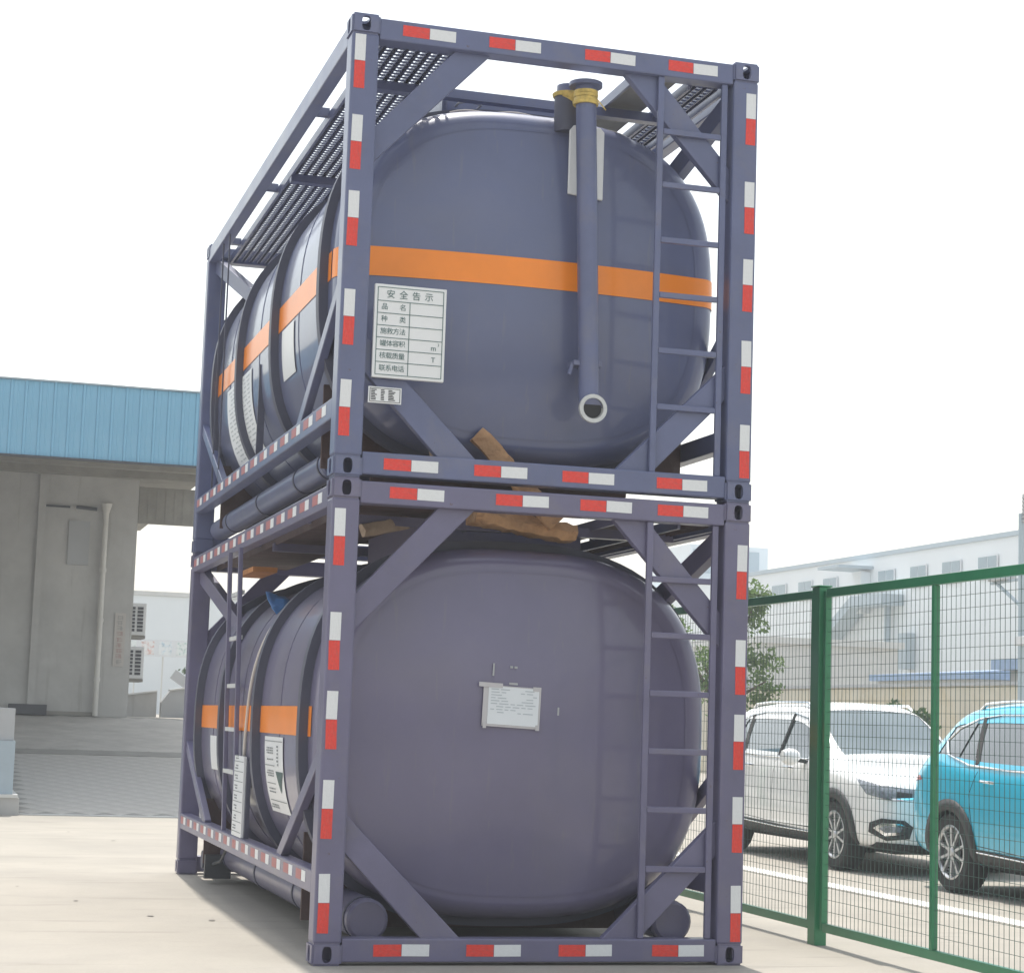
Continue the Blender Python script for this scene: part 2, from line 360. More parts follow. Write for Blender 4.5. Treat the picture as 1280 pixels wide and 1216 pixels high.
part(MB().tube([(.70, 23.90, 4.70), (.70, 24.02, 4.74)], .05, 10).tube([(.55, 23.94, 4.66), (.20, 23.94, 4.68)], .03, 8), 'pipe_bracket', 'dark', wh)
part(MB().box(-.30, .10, 23.94, 23.998, 4.66, 4.69), 'wall_bracket', 'dark', wh)
part(MB().box(.10, .45, 23.965, 23.998, 3.7, 4.45), 'wall_patch', 'greywall', wh)
part(MB().box(-.72, -.1, 23.80, 23.96, RZ1 + .004, RZ1 + .17), 'door_threshold', 'dark', wh)
# faded notice painted down the corner pier
sg = part(MB().box(.955, 1.135, 23.975, 23.998, 2.02, 2.92), 'notice_board', 'signpanel', wh)
mb = MB(); mg = MB(); rr = random.Random(3)
for i, zc in enumerate([2.84, 2.755, 2.665, 2.57, 2.47, 2.375, 2.28, 2.19, 2.09]):
    t = mg if i < 3 or i == 8 else mb
    for k in range(3):
        zz = zc + (k - 1) * .026; t.box(1.045 - rr.uniform(.03, .055), 1.045 + rr.uniform(.03, .055), 23.972, 23.9745, zz, zz + .008)
    for k in range(2):
        xx = 1.045 + rr.uniform(-.045, .045); t.box(xx, xx + .009, 23.9715, 23.9738, zc - .034, zc + .034)
for t, mm in ((mb, 'faintred'), (mg, 'faintgrey')):
    o = t.build('lettering', mm, None); o.parent = sg; o['kind'] = 'stuff'
# loading dock block at the left edge
dk = empty('loading_dock', (-4, 14.4, 0)); tag(dk, 'grey concrete loading dock edge with pale ledge, at the far left foot of the ramp', 'loading dock')
part(MB().box(-9, -.885, 14.36, 24, .0, .205), 'base', 'wall', dk)
part(MB().box(-9, -.905, 14.34, 23.99, .206, .245), 'ledge', 'pale', dk)
part(MB().box(-9, -.965, 14.45, 23.99, .246, .88), 'panel', 'dock', dk)
part(MB().box(-9, -.985, 14.50, 23.99, .882, 1.27), 'upper_wall', 'greywall', dk)

# air conditioner units on the far side wall
def ac(z, label):
    r = empty('air_conditioner', (1.42, 25.1, z)); tag(r, label, 'air conditioner', 'air conditioners on the warehouse side wall')
    MB().box(-.165, .17, 0, .82, 0, .56).build('casing', 'acwhite', r, bevel=.012)
    for cx in (-.075, .065):
        for k in range(7):
            MB().box(cx - .05, cx + .05, -.012, -.002, .065 + k * .064, .065 + k * .064 + .046).build('vent_slot', 'dark', r)
    MB().box(-.17, .17, .02, .8, -.055, -.003).build('bracket', 'soffit', r)
ac(2.60, 'white air conditioner unit on the warehouse side, upper of the two')
ac(1.84, 'white air conditioner unit on the warehouse side, lower of the two')

# background seen under the canopy
pb = empty('pale_factory', (6, 60, RZ1)); tag(pb, 'pale blue factory building far behind the warehouse passage', 'factory')
MB().box(-9, 6, 0, 8, 0, 4.10).build('wall', 'bldgwhite', pb); MB().box(-9.05, 6.05, -.06, 8, 4.103, 4.25).build('eave', 'pale', pb)
bb = empty('poster_rail', (3.8, 45, RZ1)); tag(bb, 'long white board of small posters in front of the pale factory', 'notice board')
MB().box(-1.4, 2.2, 0, .06, 1.60, 2.06).build('board', 'hub', bb)
for i in range(5): MB().box(-1.2 + i * .75, -1.16 + i * .75, .06, .10, 0, 1.62).build('leg', 'pale', bb)
pcols = [(.45, .5, .5), (.3, .5, .45), (.55, .25, .2), (.4, .55, .65), (.25, .45, .4), (.6, .35, .3), (.5, .5, .3)]
for i in range(7):
    mm = mat('poster_print', pcols[i], .6, var=.5, vscale=9, dirt=(.8, .82, .82, .92), dscale=7, dlo=.36, dhi=.5)
    MB().box(-1.25 + i * .48, -.90 + i * .48, -.012, -.002, 1.65, 2.01).build('poster', mm, bb)
pw = empty('parapet_wall', (2.3, 29.8, RZ1)); tag(pw, 'sloping grey parapet wall with white coping behind the ramp', 'wall')
MB().prism([(-.62, 0, 0), (.06, 0, 0), (.06, 0, .50), (-.62, 0, .40)], (0, .25, 0)).build('wall_panel', 'wall', pw)
MB().prism([(.14, -.1, 0), (2.2, -.1, 0), (2.2, -.1, .86), (.30, -.1, .52), (.14, -.1, .30)], (0, .25, 0)).build('wall_panel', 'greywall', pw)
MB().prism([(-.64, -.06, .403), (.06, -.06, .503), (.06, -.06, .53), (-.64, -.06, .43)], (0, .36, 0)).build('coping', 'pale', pw)
MB().prism([(.30, -.14, .523), (2.2, -.14, .863), (2.2, -.14, .895), (.30, -.14, .553)], (0, .36, 0)).build('coping', 'pale', pw)
fp = empty('flower_shrub', (4.35, 40, RZ1)); tag(fp, 'small red flowering plant behind the parapet wall', 'plant')
def foliage(n, ells, size, rnd, mb=None):
    mb = mb or MB()
    for i in range(n):
        c, r = ells[rnd.randrange(len(ells))]
        while True:
            p = Vector((rnd.uniform(-1, 1), rnd.uniform(-1, 1), rnd.uniform(-1, 1)))
            if p.length < 1: break
        p = p * (0.55 + .45 * rnd.random()); q = Vector((c[0] + p.x * r[0], c[1] + p.y * r[1], c[2] + p.z * r[2]))
        a = Vector((rnd.gauss(0, 1), rnd.gauss(0, 1), rnd.gauss(0, 1))).normalized(); b = a.orthogonal().normalized()
        b = (Matrix.Rotation(rnd.uniform(0, 6.28), 3, a) @ b); cc = a.cross(b); s = size * rnd.uniform(.6, 1.3)
        mb.quad(tuple(q - b * s), tuple(q + cc * s * .5), tuple(q + b * s), tuple(q - cc * s * .5))
    return mb
rnd = random.Random(5)
foliage(160, [((.1, 0, 1.25), (.22, .2, .2))], .06, rnd).build('blossom', 'redlamp', fp)
foliage(120, [((-.1, 0, 1.12), (.3, .25, .12)), ((0, 0, .8), (.25, .25, .4))], .06, rnd).build('foliage', 'leafdark', fp)
MB().tube([(0, 0, 0), (.02, 0, 1.2)], .02, 6).build('stem', 'bark', fp)
MB().bar((-.1, -.25, .75), (-.55, -.25, 1.05), .05, .25).build('support_strip', 'greywall', fp)

# ------------------------------------------------------------------ right background
K = 42.02 / 27.02
def far(y25, z25): return (-10.553 + (y25 + 10.553) * K, 1.304 + (z25 - 1.304) * K)
yA, zT = far(36.0, 6.69); 
wb = empty('white_factory', (40, 60, 0)); tag(wb, 'long white factory building with a row of windows, behind the parked cars', 'factory')
def wp(mb, name, m, parent=wb, sub=None):
    o = mb.build(name, m, None); o.parent = sub or parent
    if not sub: o.matrix_parent_inverse = Matrix.Translation(wb.location).inverted()
    return o
wp(MB().box(40, 58, 20, 118, 0, zT - .2), 'wall', 'bldgwhite')
wp(MB().box(39.88, 58, 19.9, 118.1, zT - .198, zT), 'parapet', 'bldgtrim')
wins = [(51.42, 50.29), (49.29, 48.26), (47.41, 46.41), (43.57, 42.53), (41.54, 40.56), (39.64, 38.59), (37.64, 36.62), (35.5, 34.5), (53.6, 52.5)]
for (a, b) in wins:
    y1, z1 = far(a, 6.14); y0, z0 = far(b, 5.50)
    wf = wp(MB().box(39.90, 39.96, y0, y1, z0, z1), 'window', 'frosty')
    ym = (y0 + y1) / 2; wd = (y1 - y0) / 4; zm = z0 + (z1 - z0) * .45
    for (p0, p1, q0, q1) in ((y0 + .05, ym - .03, zm + .03, z1 - .05), (ym + .03, y1 - .05, zm + .03, z1 - .05), (y0 + .05, y0 + wd - .02, z0 + .05, zm - .03),
                             (y0 + wd + .02, ym - .03, z0 + .05, zm - .03), (ym + .03, ym + wd - .02, z0 + .05, zm - .03), (ym + wd + .02, y1 - .05, z0 + .05, zm - .03)):
        wp(MB().box(39.885, 39.899, p0, p1, q0, q1), 'pane', 'glassfar', sub=wf)
y0, _ = far(42.7, 0); wp(MB().box(39.6, 39.85, y0 - .09, y0 + .09, 0, 7.55), 'downpipe', 'bldgtrim')
y1, za = far(45.46, 6.30); y0, zb = far(43.99, 6.22)
wp(MB().box(38.2, 39.99, y0, y1, za - .14, za), 'awning', 'bldgtrim')
wp(MB().box(39.5, 39.99, y0 + .3, y0 + .9, za - 2.2, za - .26), 'duct', 'bldgwhite')
p = far(44.07, 5.25); q = far(46.53, 4.05)
wp(MB().bar((39.4, p[0], p[1]), (39.4, q[0], q[1]), .9, .45), 'stair_flight', 'bldgtrim')
wp(MB().box(38.9, 39.98, p[0] - 3.2, p[0], p[1] - .35, p[1] + .15), 'stair_landing', 'bldgtrim')
p = far(41.5, 4.2); wp(MB().box(39.5, 39.99, p[0] - .35, p[0] + .35, p[1] - 1.6, p[1]), 'vent_box', 'bldgtrim')
rb = tag(wp(MB().box(41.0, 46, 100.5, 108, zT - .19, zT + 2.5), 'stair_tower', 'bldgwhite'))
wp(MB().box(41.2, 45.4, 100.42, 100.49, zT + .8, zT + 2.2), 'louvre', 'bldgtrim')

sh = empty('blue_roof_shed', (24, 30, 0)); tag(sh, 'low grey shed with a blue sheet roof in front of the white factory', 'shed')
MB().box(-1, 4, -7, 2.6, 0, 2.93).build('wall', 'greywall', sh); MB().prism([(-1.4, -7.2, 2.933), (-1.4, -7.2, 3.18), (4.4, -7.2, 3.65), (4.4, -7.2, 2.933)], (0, 10.0, 0)).build('roof', 'blueroof', sh)
sh2 = empty('blue_roof_shed', (25, 39, 0)); tag(sh2, 'small pale shed with faded blue roof, left of the larger blue roofed shed', 'shed')
MB().box(-1, 3, -3, 2.6, 0, 2.8).build('wall', 'pale', sh2); MB().prism([(-1.2, -3.2, 2.803), (-1.2, -3.2, 2.98), (3.2, -3.2, 3.3), (3.2, -3.2, 2.803)], (0, 6.0, 0)).build('roof', 'blueroof', sh2)
ow = empty('boundary_wall', (20, 40, 0)); tag(ow, 'long low ochre stained boundary wall behind the parked cars', 'wall')
MB().box(0, .25, -22, 30, 0, 2.42).build('wall', 'ochre', ow); MB().box(-.05, .3, -22.03, 30.03, 2.423, 2.50).build('coping', 'greywall', ow)
gb = empty('grey_outbuilding', (30, 62, 0)); tag(gb, 'grey flat roofed outbuilding seen left of the green fence post', 'outbuilding')
MB().box(-1.8, 4, -2, 12, 0, 4.6).build('wall', 'pale', gb); MB().box(-2, 4.2, -2.2, 12.2, 4.603, 4.85).build('roof', 'pale', gb)  # pale wall colour takes in the haze of distance
MB().box(-1.86, -1.803, -1.5, 11, 2.9, 3.3).build('band', 'greywall', gb)

def tree(name, loc, ells, n, size, m, label, cat, seed, trunk, limbs):
    r = empty(name, loc); tag(r, label, cat); rn = random.Random(seed)
    mb = MB().tube([(0, 0, 0), (rn.uniform(-.05, .05), 0, trunk * .5), (0, .05, trunk)], [.09, .07, .05], 8)
    for (c, rad) in limbs: mb.tube([(0, 0, trunk * .7), ((c[0]) * .5, c[1] * .5, trunk * .7 + (c[2] - trunk * .7) * .6), c], [.05, .03, .012], 6)
    mb.build('trunk', 'bark', r)
    cl = []
    for i in range(max(20, n // 42)):
        c, rad = ells[i % len(ells)]; p = Vector((rn.gauss(0, 1), rn.gauss(0, 1), rn.gauss(0, 1))).normalized() * rn.uniform(.25, .85)
        k_ = rn.uniform(.16, .30); cl.append(((c[0] + p.x * rad[0], c[1] + p.y * rad[1], c[2] + p.z * rad[2]), (k_, k_, k_ * .8)))
    foliage(n, cl, size, rn).build('crown', m, r)
e1 = [((.45, 0, 2.7), (.6, .6, .75)), ((.75, -.1, 2.1), (.42, .5, .6)), ((-.2, .2, 2.3), (.6, .6, .6)), ((.55, 0, 3.35), (.35, .4, .4)), ((.2, 0, 1.6), (.7, .7, .6)), ((-.9, .2, 2.9), (.5, .5, .5))]
tree('small_tree', (10.4, 20, 0), e1, 4200, .045, 'leaf', 'light green leafy tree just right of the tank containers, behind the fence', 'tree', 2, 2.2, e1)
e2 = [((0, 0, .9), (.5, .9, .8)), ((0, 1.1, .8), (.45, .7, .75)), ((0, -1.0, .7), (.45, .7, .7)), ((0, .4, 1.5), (.35, .5, .5)), ((0, -.5, 1.45), (.3, .5, .5))]
tree('shrub', (14.6, 21.5, 0), e2, 2600, .06, 'leafdark', 'dark green shrub rising behind the white car roof', 'shrub', 4, .9, e2)
tree('shrub', (19.0, 24.0, 0), [((0, 0, 1.3), (.5, 1.0, .9)), ((0, -1.2, 1.0), (.5, .8, .8))], 1600, .07, 'leaf', 'green shrub against the ochre wall at the right edge, behind the blue car', 'shrub', 9, 1.0, [((0, 0, 1.3), 1)])

lp = empty('utility_pole', (14, 16.75, 0)); tag(lp, 'grey steel utility pole with a bracket lamp at the right edge', 'pole')
MB().tube([(0, 0, 0), (0, 0, 4.75)], [.055, .045], 10).build('pole', 'bldgtrim', lp, smooth=True)
MB().bar((0, 0, 3.32), (0, .75, 3.72), .04, .04).bar((0, 0, 3.74), (0, .9, 3.72), .04, .04).build('bracket', 'bldgtrim', lp)
MB().box(-.1, .1, .35, .85, 3.745, 3.83).build('lamp_head', 'steel', lp, bevel=.01)
mb = MB()
for k in range(7): mb.box(-.03, .03, -.5, -.05, 4.62 + k * .06, 4.64 + k * .06)
mb.bar((0, -.05, 4.6), (0, -.05, 5.05), .02, .02).bar((0, -.5, 4.6), (0, -.5, 5.05), .02, .02)
mb.build('cage', 'steel', lp)
MB().box(-.06, .06, -.22, .1, 2.72, 2.86).build('camera_box', 'acwhite', lp, bevel=.01)

# ------------------------------------------------------------------ green mesh fence
FX = 3.36
fe = empty('mesh_fence', (FX, 4, 0)); tag(fe, 'green welded mesh fence on square posts, right of the tank containers', 'fence')
def fp_(mb, name, m, **k):
    o = mb.build(name, m, None, **k); o.parent = fe; o.matrix_parent_inverse = Matrix.Translation(fe.location).inverted(); return o
posts = [1.03 + 3.0 * i for i in range(-2, 6)]
for y in posts:
    fp_(MB().box(FX - .04, FX + .04, y - .055, y + .055, -.02, 2.21).box(FX - .048, FX + .048, y - .062, y + .062, 2.211, 2.222), 'post', 'green', bevel=.006)
for i in range(len(posts) - 1):
    a, b = posts[i] + .075, posts[i + 1] - .075
    for yy in (a, b - .034): fp_(MB().box(FX - .020, FX + .020, yy, yy + .034, .10, 2.185), 'frame_upright', 'green', bevel=.003)
    mid = (a + b) / 2
    fp_(MB().box(FX - .018, FX + .018, mid - .018, mid + .018, .142, 2.142), 'frame_upright', 'green', bevel=.003)
    fp_(MB().box(FX - .0175, FX + .0175, a + .0345, b - .0345, 2.143, 2.198), 'top_rail', 'green', bevel=.003)
    fp_(MB().box(FX - .0175, FX + .0175, a + .0345, b - .0345, .088, .141), 'bottom_rail', 'green', bevel=.003)
    mb = MB(); n = int((b - a - .07) / .052); z = .165; wr = .00125
    for k in range(1, n):
        yy = a + .034 + (b - a - .068) * k / n
        if abs(yy - mid) < .02: continue
        yy += random.uniform(-.0015, .0015)
        mb.box(FX - wr - .003, FX + wr - .003, yy - wr, yy + wr, .142, 2.142)
    nz = 28
    for k in range(1, nz):
        z = .142 + 2.0 * k / nz
        mb.box(FX - wr + .0015, FX + wr + .0015, a + .035, mid - .019, z - wr, z + wr).box(FX - wr + .0015, FX + wr + .0015, mid + .019, b - .035, z - wr, z + wr)
    o = fp_(mb, 'wire_mesh', 'wire'); o['kind'] = 'stuff'

# ------------------------------------------------------------------ tank containers
W, L, H = 2.438, 6.058, 2.591
CX, CZ, TA, TB, TN = 1.219, 1.245, 1.160, 1.052, 2.75
YH0, YS0, YS1 = 0.33, 0.60, 5.46
def sq(t, k=1.0):
    c, s = math.cos(t), math.sin(t)
    r = (abs(c / TA) ** TN + abs(s / TB) ** TN) ** (-1 / TN) * k
    return r * c, r * s
HEAD = []
for i in range(15):
    t = i / 14; HEAD.append((t * .89, YH0 + .085 * (t) ** 2))
for i in range(1, 15):                        # knuckle
    a = math.pi / 2 * i / 14
    HEAD.append((.89 + .11 * math.sin(a), YH0 + .085 + (YS0 - YH0 - .085) * (1 - math.cos(a))))
def head_y(x, z):
    s = ((abs(x - CX) / TA) ** TN + (abs(z - CZ) / TB) ** TN) ** (1 / TN)
    for i in range(len(HEAD) - 1):
        if HEAD[i][0] <= s <= HEAD[i + 1][0]:
            f = (s - HEAD[i][0]) / max(1e-6, HEAD[i + 1][0] - HEAD[i][0]); return HEAD[i][1] + f * (HEAD[i + 1][1] - HEAD[i][1])
    return YS0
def shell_mesh():
    mb = MB(); N = 120
    rows = [(s, y) for (s, y) in HEAD[1:]] + [(1, 1.5), (1, 3), (1, 4.4), (1, YS1)] + [(s, YS1 + YS0 - y) for (s, y) in reversed(HEAD[1:-1])]
    mb.v.append((CX, YH0, CZ))
    for (s, y) in rows:
        for j in range(N):
            x, z = sq(2 * math.pi * j / N, s); mb.v.append((CX + x, y, CZ + z))
    for j in range(N): mb.f.append((0, 1 + (j + 1) % N, 1 + j))
    for i in range(len(rows) - 1):
        for j in range(N):
            a = 1 + i * N + j; b = 1 + i * N + (j + 1) % N; mb.f.append((a, b, b + N, a + N))
    mb.v.append((CX, YS1 + YS0 - YH0, CZ)); e = len(mb.v) - 1; o = 1 + (len(rows) - 1) * N
    for j in range(N): mb.f.append((e, o + j, o + (j + 1) % N))
    return mb
def xhalf(z, k=1.0): return TA * (max(0, 1 - (abs(z - CZ) / TB) ** TN)) ** (1 / TN) * k
def ring_mb(y, wd, h, t0=0, t1=2 * math.pi, n=96, inner=-.01):
    mb = MB(); full = abs(t1 - t0 - 2 * math.pi) < 1e-3
    for j in range(n + (0 if full else 1)):
        t = t0 + (t1 - t0) * j / n; c, s = sq(t)
        L_ = math.hypot(c, s); u = (c / L_, s / L_)
        for (dr, dy) in ((inner, 0), (h, 0), (h, wd), (inner, wd)): mb.v.append((CX + c + u[0] * dr, y + dy, CZ + s + u[1] * dr))
    m_ = n if full else n
    tot = n if full else n + 1
    for j in range(m_):
        a = 4 * j; b = 4 * ((j + 1) % tot)
        for q in range(4): mb.f.append((a + q, b + q, b + (q + 1) % 4, a + (q + 1) % 4))
    if not full: mb.f.append((0, 1, 2, 3)); mb.f.append((4 * n + 3, 4 * n + 2, 4 * n + 1, 4 * n))
    return mb
def casting_mesh():
    # hollow steel corner block with oval holes in its sides and end faces
    bm = bmesh.new(); bmesh.ops.create_cube(bm, size=1); bmesh.ops.scale(bm, vec=(.162, .178, .118), verts=bm.verts)
    bmesh.ops.bevel(bm, geom=bm.edges[:], offset=.012, segments=2, affect='EDGES')
    me = bpy.data.meshes.new('corner_casting'); bm.to_mesh(me); bm.free()
    o = bpy.data.objects.new('t', me); COL.objects.link(o)
    cutters = []
    def oval(axis, a, b, lo, hi):
        mb = MB(); pts = []
        for j in range(20):
            t = 2 * math.pi * j / 20; c, s = math.cos(t), math.sin(t)
            u = math.copysign(abs(c) ** .7, c) * a; v = math.copysign(abs(s) ** .7, s) * b
            pts.append({'y': (u, lo, v), 'x': (lo, u, v), 'z': (u, v, lo)}[axis])
        mb.prism(pts, {'y': (0, hi - lo, 0), 'x': (hi - lo, 0, 0), 'z': (0, 0, hi - lo)}[axis])
        c = mb.build('c', 'black'); cutters.append(c)
    oval('y', .026, .042, -.2, .0); oval('x', .032, .042, -.2, .0); oval('z', .03, .055, .0, .2)
    cutters.append(MB().box(-.062, .062, -.07, .07, -.043, .043).build('c', 'black'))
    for c in cutters:
        m_ = o.modifiers.new('b', 'BOOLEAN'); m_.object = c; m_.operation = 'DIFFERENCE'; m_.solver = 'EXACT'
    dg = bpy.context.evaluated_depsgraph_get(); dg.update()
    me2 = bpy.data.meshes.new_from_object(o.evaluated_get(dg)); me2.name = 'corner_casting'
    for c in cutters: bpy.data.objects.remove(c)
    bpy.data.objects.remove(o)
    me2.materials.clear(); me2.materials.append(M['paintU'])
    for p in me2.polygons: p.material_index = 0
    return me2
CASTU = casting_mesh(); CASTL = CASTU.copy(); CASTL.materials[0] = M['paintL']
def unit(name, m):
    mb = MB().box(-.5, .5, -.5, .5, -.5, .5); me = bpy.data.meshes.new(name); me.from_pydata(mb.v, [], mb.f); me.materials.append(M[m]); return me
TAPE = {'red': unit('red_reflective_tape', 'red'), 'white': unit('white_reflective_tape', 'white'), 'dusty_red': unit('dusty_red_reflective_tape', 'sidered')}
def tape(root, col, loc, dim):
    o = link(col + '_reflective_tape', TAPE[col], root); o.location = loc; o.scale = dim
    o.rotation_euler = (random.uniform(-.004, .004), random.uniform(-.014, .014), random.uniform(-.002, .002)) if dim[1] < .01 else (0, 0, 0)
def grating(root, x0, x1, y0, y1, z, m, P='paintU'):
    wk = empty('walkway', (0, 0, 0)); wk.parent = root
    mb = MB(); n = max(3, round((x1 - x0) / .066)); p = (x1 - x0) / n
    for i in range(n):
        mb.box(x0 + i * p + .004, x0 + i * p + p * .54, y0, y1, z, z + .006)
        mb.box(x0 + i * p + .004, x0 + i * p + .009, y0, y1, z - .028, z - .0002)
        mb.box(x0 + i * p + p * .54 - .005, x0 + i * p + p * .54, y0, y1, z - .028, z - .0002)
    k = int((y1 - y0) / .055)
    for j in range(k):
        yy = y0 + .02 + j * .055; mb.box(x0 + .02, x1 - .02, yy, yy + .020, z - .012, z - .0065)
    o = mb.build('grating', m, wk)
    MB().box(x0 - .018, x0 - .001, y0, y1, z - .045, z + .012).build('edge_angle', P, wk)
    MB().box(x1 + .001, x1 + .018, y0, y1, z - .045, z + .012).build('edge_angle', P, wk)
    return wk

def container(z0, label, upper):
    r = empty('tank_container', (0, 0, z0)); tag(r, label, 'tank container', 'stacked tank containers')
    P = 'paintU' if upper else 'paintL'; TP = 'tankU' if upper else 'tankL'
    CAST = CASTU if upper else CASTL
    for x in (.081, W - .081):
        for y in (.089, L - .089):
            for z in (.059, H - .059):
                o = link('corner_casting', CAST, r); o.location = (x, y, z); o.scale = (1 if x < 1 else -1, 1 if y < 1 else -1, 1 if z > 1 else -1)
    PX = .158
    for (x0, x1) in ((.004, PX), (W - PX, W - .004)):
        for (y0, y1) in ((.006, .15), (L - .15, L - .006)):
            MB().box(x0, x1, y0, y1, .115, H - .115).build('corner_post', P, r, bevel=.012)
    for (y0, y1) in ((.012, .13), (L - .13, L - .012)):
        MB().box(.16, W - .16, y0, y1, .018, .142).build('bottom_beam', P, r, bevel=.008)
        MB().box(.16, W - .16, y0, y1, H - .138, H - .016).build('top_beam', P, r, bevel=.008)
    zr0, zr1 = (.33, .445) if upper else (.365, .485)
    for (x0, x1) in ((.006, .095), (W - .095, W - .006)):
        MB().box(x0, x1, .15, L - .15, zr0, zr1).build('bottom_side_rail', P, r, bevel=.006)
        MB().box(x0, x1 - .005, .15, L - .15, H - .155, H - .035).build('top_side_rail', P, r, bevel=.006)
    # corner gussets of both end frames
    for yc in (.088, L - .088):
        for (zp, zq, xp, xq, zb) in ((.60, .80, .60, .82, .135), (1.95, 1.75, .61, .82, H - .131)):
            for mir in (False, True):
                f_ = (lambda x: W - x) if mir else (lambda x: x)
                MB().prism([(f_(PX - .01), yc - .028, zp), (f_(xp), yc - .028, zb), (f_(xq), yc - .028, zb), (f_(PX - .01), yc - .028, zq)], (0, .056, 0)).build('corner_brace', P, r, bevel=.005)
    # side braces, struts from the rear post tops to the shell
    for xs in (.05, W - .05):
        MB().bar((xs, .06, 1.17), (xs, 1.36, zr1 - .02), .05, .085).build('side_brace', P, r, bevel=.005)
        MB().bar((xs, L - .06, 1.06), (xs, L - 1.45, zr1 - .02), .05, .085).build('side_brace', P, r, bevel=.005)
        xi = .29 if xs < 1 else W - .29
        MB().bar((xs + (.04 if xs < 1 else -.04), L - .1, H - .16), (xi, 5.0, 1.97), .07, .12).build('roof_strut', P, r, bevel=.005)
        MB().bar((xs + (.04 if xs < 1 else -.04), .1, H - .16), (xi, .98, 1.97), .07, .12).build('roof_strut', P, r, bevel=.005)
    # tank
    tk = shell_mesh().build('tank_shell', TP, r, smooth=True)
    for y in (.70, 2.40, 3.95, 5.28):
        ring_mb(y, .085, .055).build('stiffening_ring', 'ring', tk, smooth=True)
    for y in (1.65, 3.2, 4.6): ring_mb(y, .012, .004, n=96).build('weld_seam', TP, tk, smooth=True)
    mb = MB(); N_ = 110
    for j in range(N_):
        for k_ in (.862, .872):
            x, z = sq(2 * math.pi * j / N_, k_); mb.v.append((CX + x, head_y(CX + x, CZ + z) - .0035, CZ + z))
    for j in range(N_): a = 2 * j; b = 2 * ((j + 1) % N_); mb.f.append((a, b, b + 1, a + 1))
    mb.build('weld_seam', TP, tk, smooth=True)
    if upper:
        mb = MB(); n = 80; k = 6; za, zb = 1.205, 1.375
        for i in range(n + 1):
            t = math.sin((i / n * 2 - 1) * math.pi / 2)
            for j in range(k + 1):
                z = za + (zb - za) * j / k; x = CX + t * xhalf(z, .9995); mb.v.append((CX + (x - CX) * 1.0035, head_y(x, z) - .004, z))
        for i in range(n):
            for j in range(k): a = i * (k + 1) + j; mb.f.append((a, a + 1, a + k + 2, a + k + 1))
        mb.build('orange_stripe', 'orange', tk, smooth=True)
    for sgn in (-1, 1):
        mb = MB(); k = 6
        for y in (YS0 + .01, 1.6, 2.4, 3.2, 4.0, 4.8, YS1 + .01):
            for j in range(k + 1):
                z = (1.185 if not upper else 1.205) + .17 * j / k; mb.v.append((CX + sgn * (xhalf(z) + .004), y, z))
        for i in range(6):
            for j in range(k): a = i * (k + 1) + j; mb.f.append((a, a + 1, a + k + 2, a + k + 1))
        mb.build('orange_stripe', 'orange', tk, smooth=True)
    # manhole spill box on top
    sb = empty('spill_box', (0, 0, 0)); sb.parent = r
    zs = CZ + TB - .16
    MB().box(.78, 1.72, .985, 1.0, zs, 2.50).build('side_plate', P, sb); MB().box(.78, 1.72, 2.6, 2.615, zs, 2.50).build('side_plate', P, sb)
    MB().box(.765, .78, .985, 2.615, zs, 2.50).build('side_plate', P, sb); MB().box(1.72, 1.735, .985, 2.615, zs, 2.50).build('side_plate', P, sb)
    MB().lathe([(0, .30), (.27, .30), (.27, .22), (.25, .22), (.25, -.02)], (1.22, 1.75, CZ + TB), (0, 0, 1), 28).build('manhole_lid', P, sb, smooth=True)
    mb = MB().tube([(.84, .94, 2.42), (.84, .86, 2.42), (.90, .83, 2.43), (.98, .86, 2.42), (.98, .94, 2.42)], .008, 6)
    mb.build('lifting_ring', 'steel', sb); MB().bar((.80, .96, 2.35), (.80, .96, 2.53), .05, .03).build('bracket', P, sb)
    for y in (.90, 5.12): MB().box(.10, W - .10, y, y + .03, .146, .64).build('saddle_plate', 'primer', r)
    # saddles and cross members under the tank
    for y in (.98, 2.5, 4.05, 5.25):
        MB().box(.42, W - .42, y, y + .05, .10, .34).build('saddle', 'primer', r)
    for y in (1.9, 3.4, 4.7):
        MB().box(.30, W - .30, y, y + .08, .14, .22).build('cross_member', 'ring', r)
    for sx, ys, rt_, zt in (((.20, 1.0, .085, .19),) if upper else ((.34, .22, .115, .215), (W - .34, .22, .115, .215))):
        MB().tube([(sx, ys, zt), (sx, ys + .015, zt), (sx, 5.8, zt)], [rt_ - .015, rt_, rt_], 24).build('storage_tube', P, r, smooth=True)
        for y in (ys + .08, 1.9, 3.4, 4.9): MB().tube([(sx, y, zt), (sx, y + .03, zt)], rt_ + .006, 24).build('tube_clamp', 'ring', r, smooth=True)
    gm = P if upper else 'primer'
    if upper: grating(r, .205, .66, .14, L - .14, H - .095, gm)
    else: MB().box(.20, .78, .14, L - .14, H - .100, H - .094).box(.20, .204, .14, L - .14, H - .14, H - .1002).build('walkway_plate', 'primer', r)
    MB().box(1.73, 2.00, .14, L - .14, H - .098, H - .094).build('walkway_plate', 'treadplate' if upper else 'primer', r)
    MB().box(1.712, 1.729, .14, L - .14, H - .14, H - .083).build('edge_angle', P, r)
    grating(r, 2.06, 2.26, .14, L - .14, H - .115, gm)
    for y in (1.62, 3.56, 5.35):
        MB().box(.088, .19, y, y + .06, H - .11, H - .06).build('walkway_bracket', P, r)
        MB().box(2.02, W - .088, y, y + .06, H - .11, H - .06).build('walkway_bracket', P, r)
    MB().box(.19, W - .19, 3.0, 3.07, H - .18, H - .125).build('walkway_bearer', P, r)
    MB().box(.19, W - .19, .75, .82, H - .18, H - .125).build('walkway_bearer', P, r)
    # ladder on the front frame
    ld = empty('ladder', (0, 0, 0)); ld.parent = r
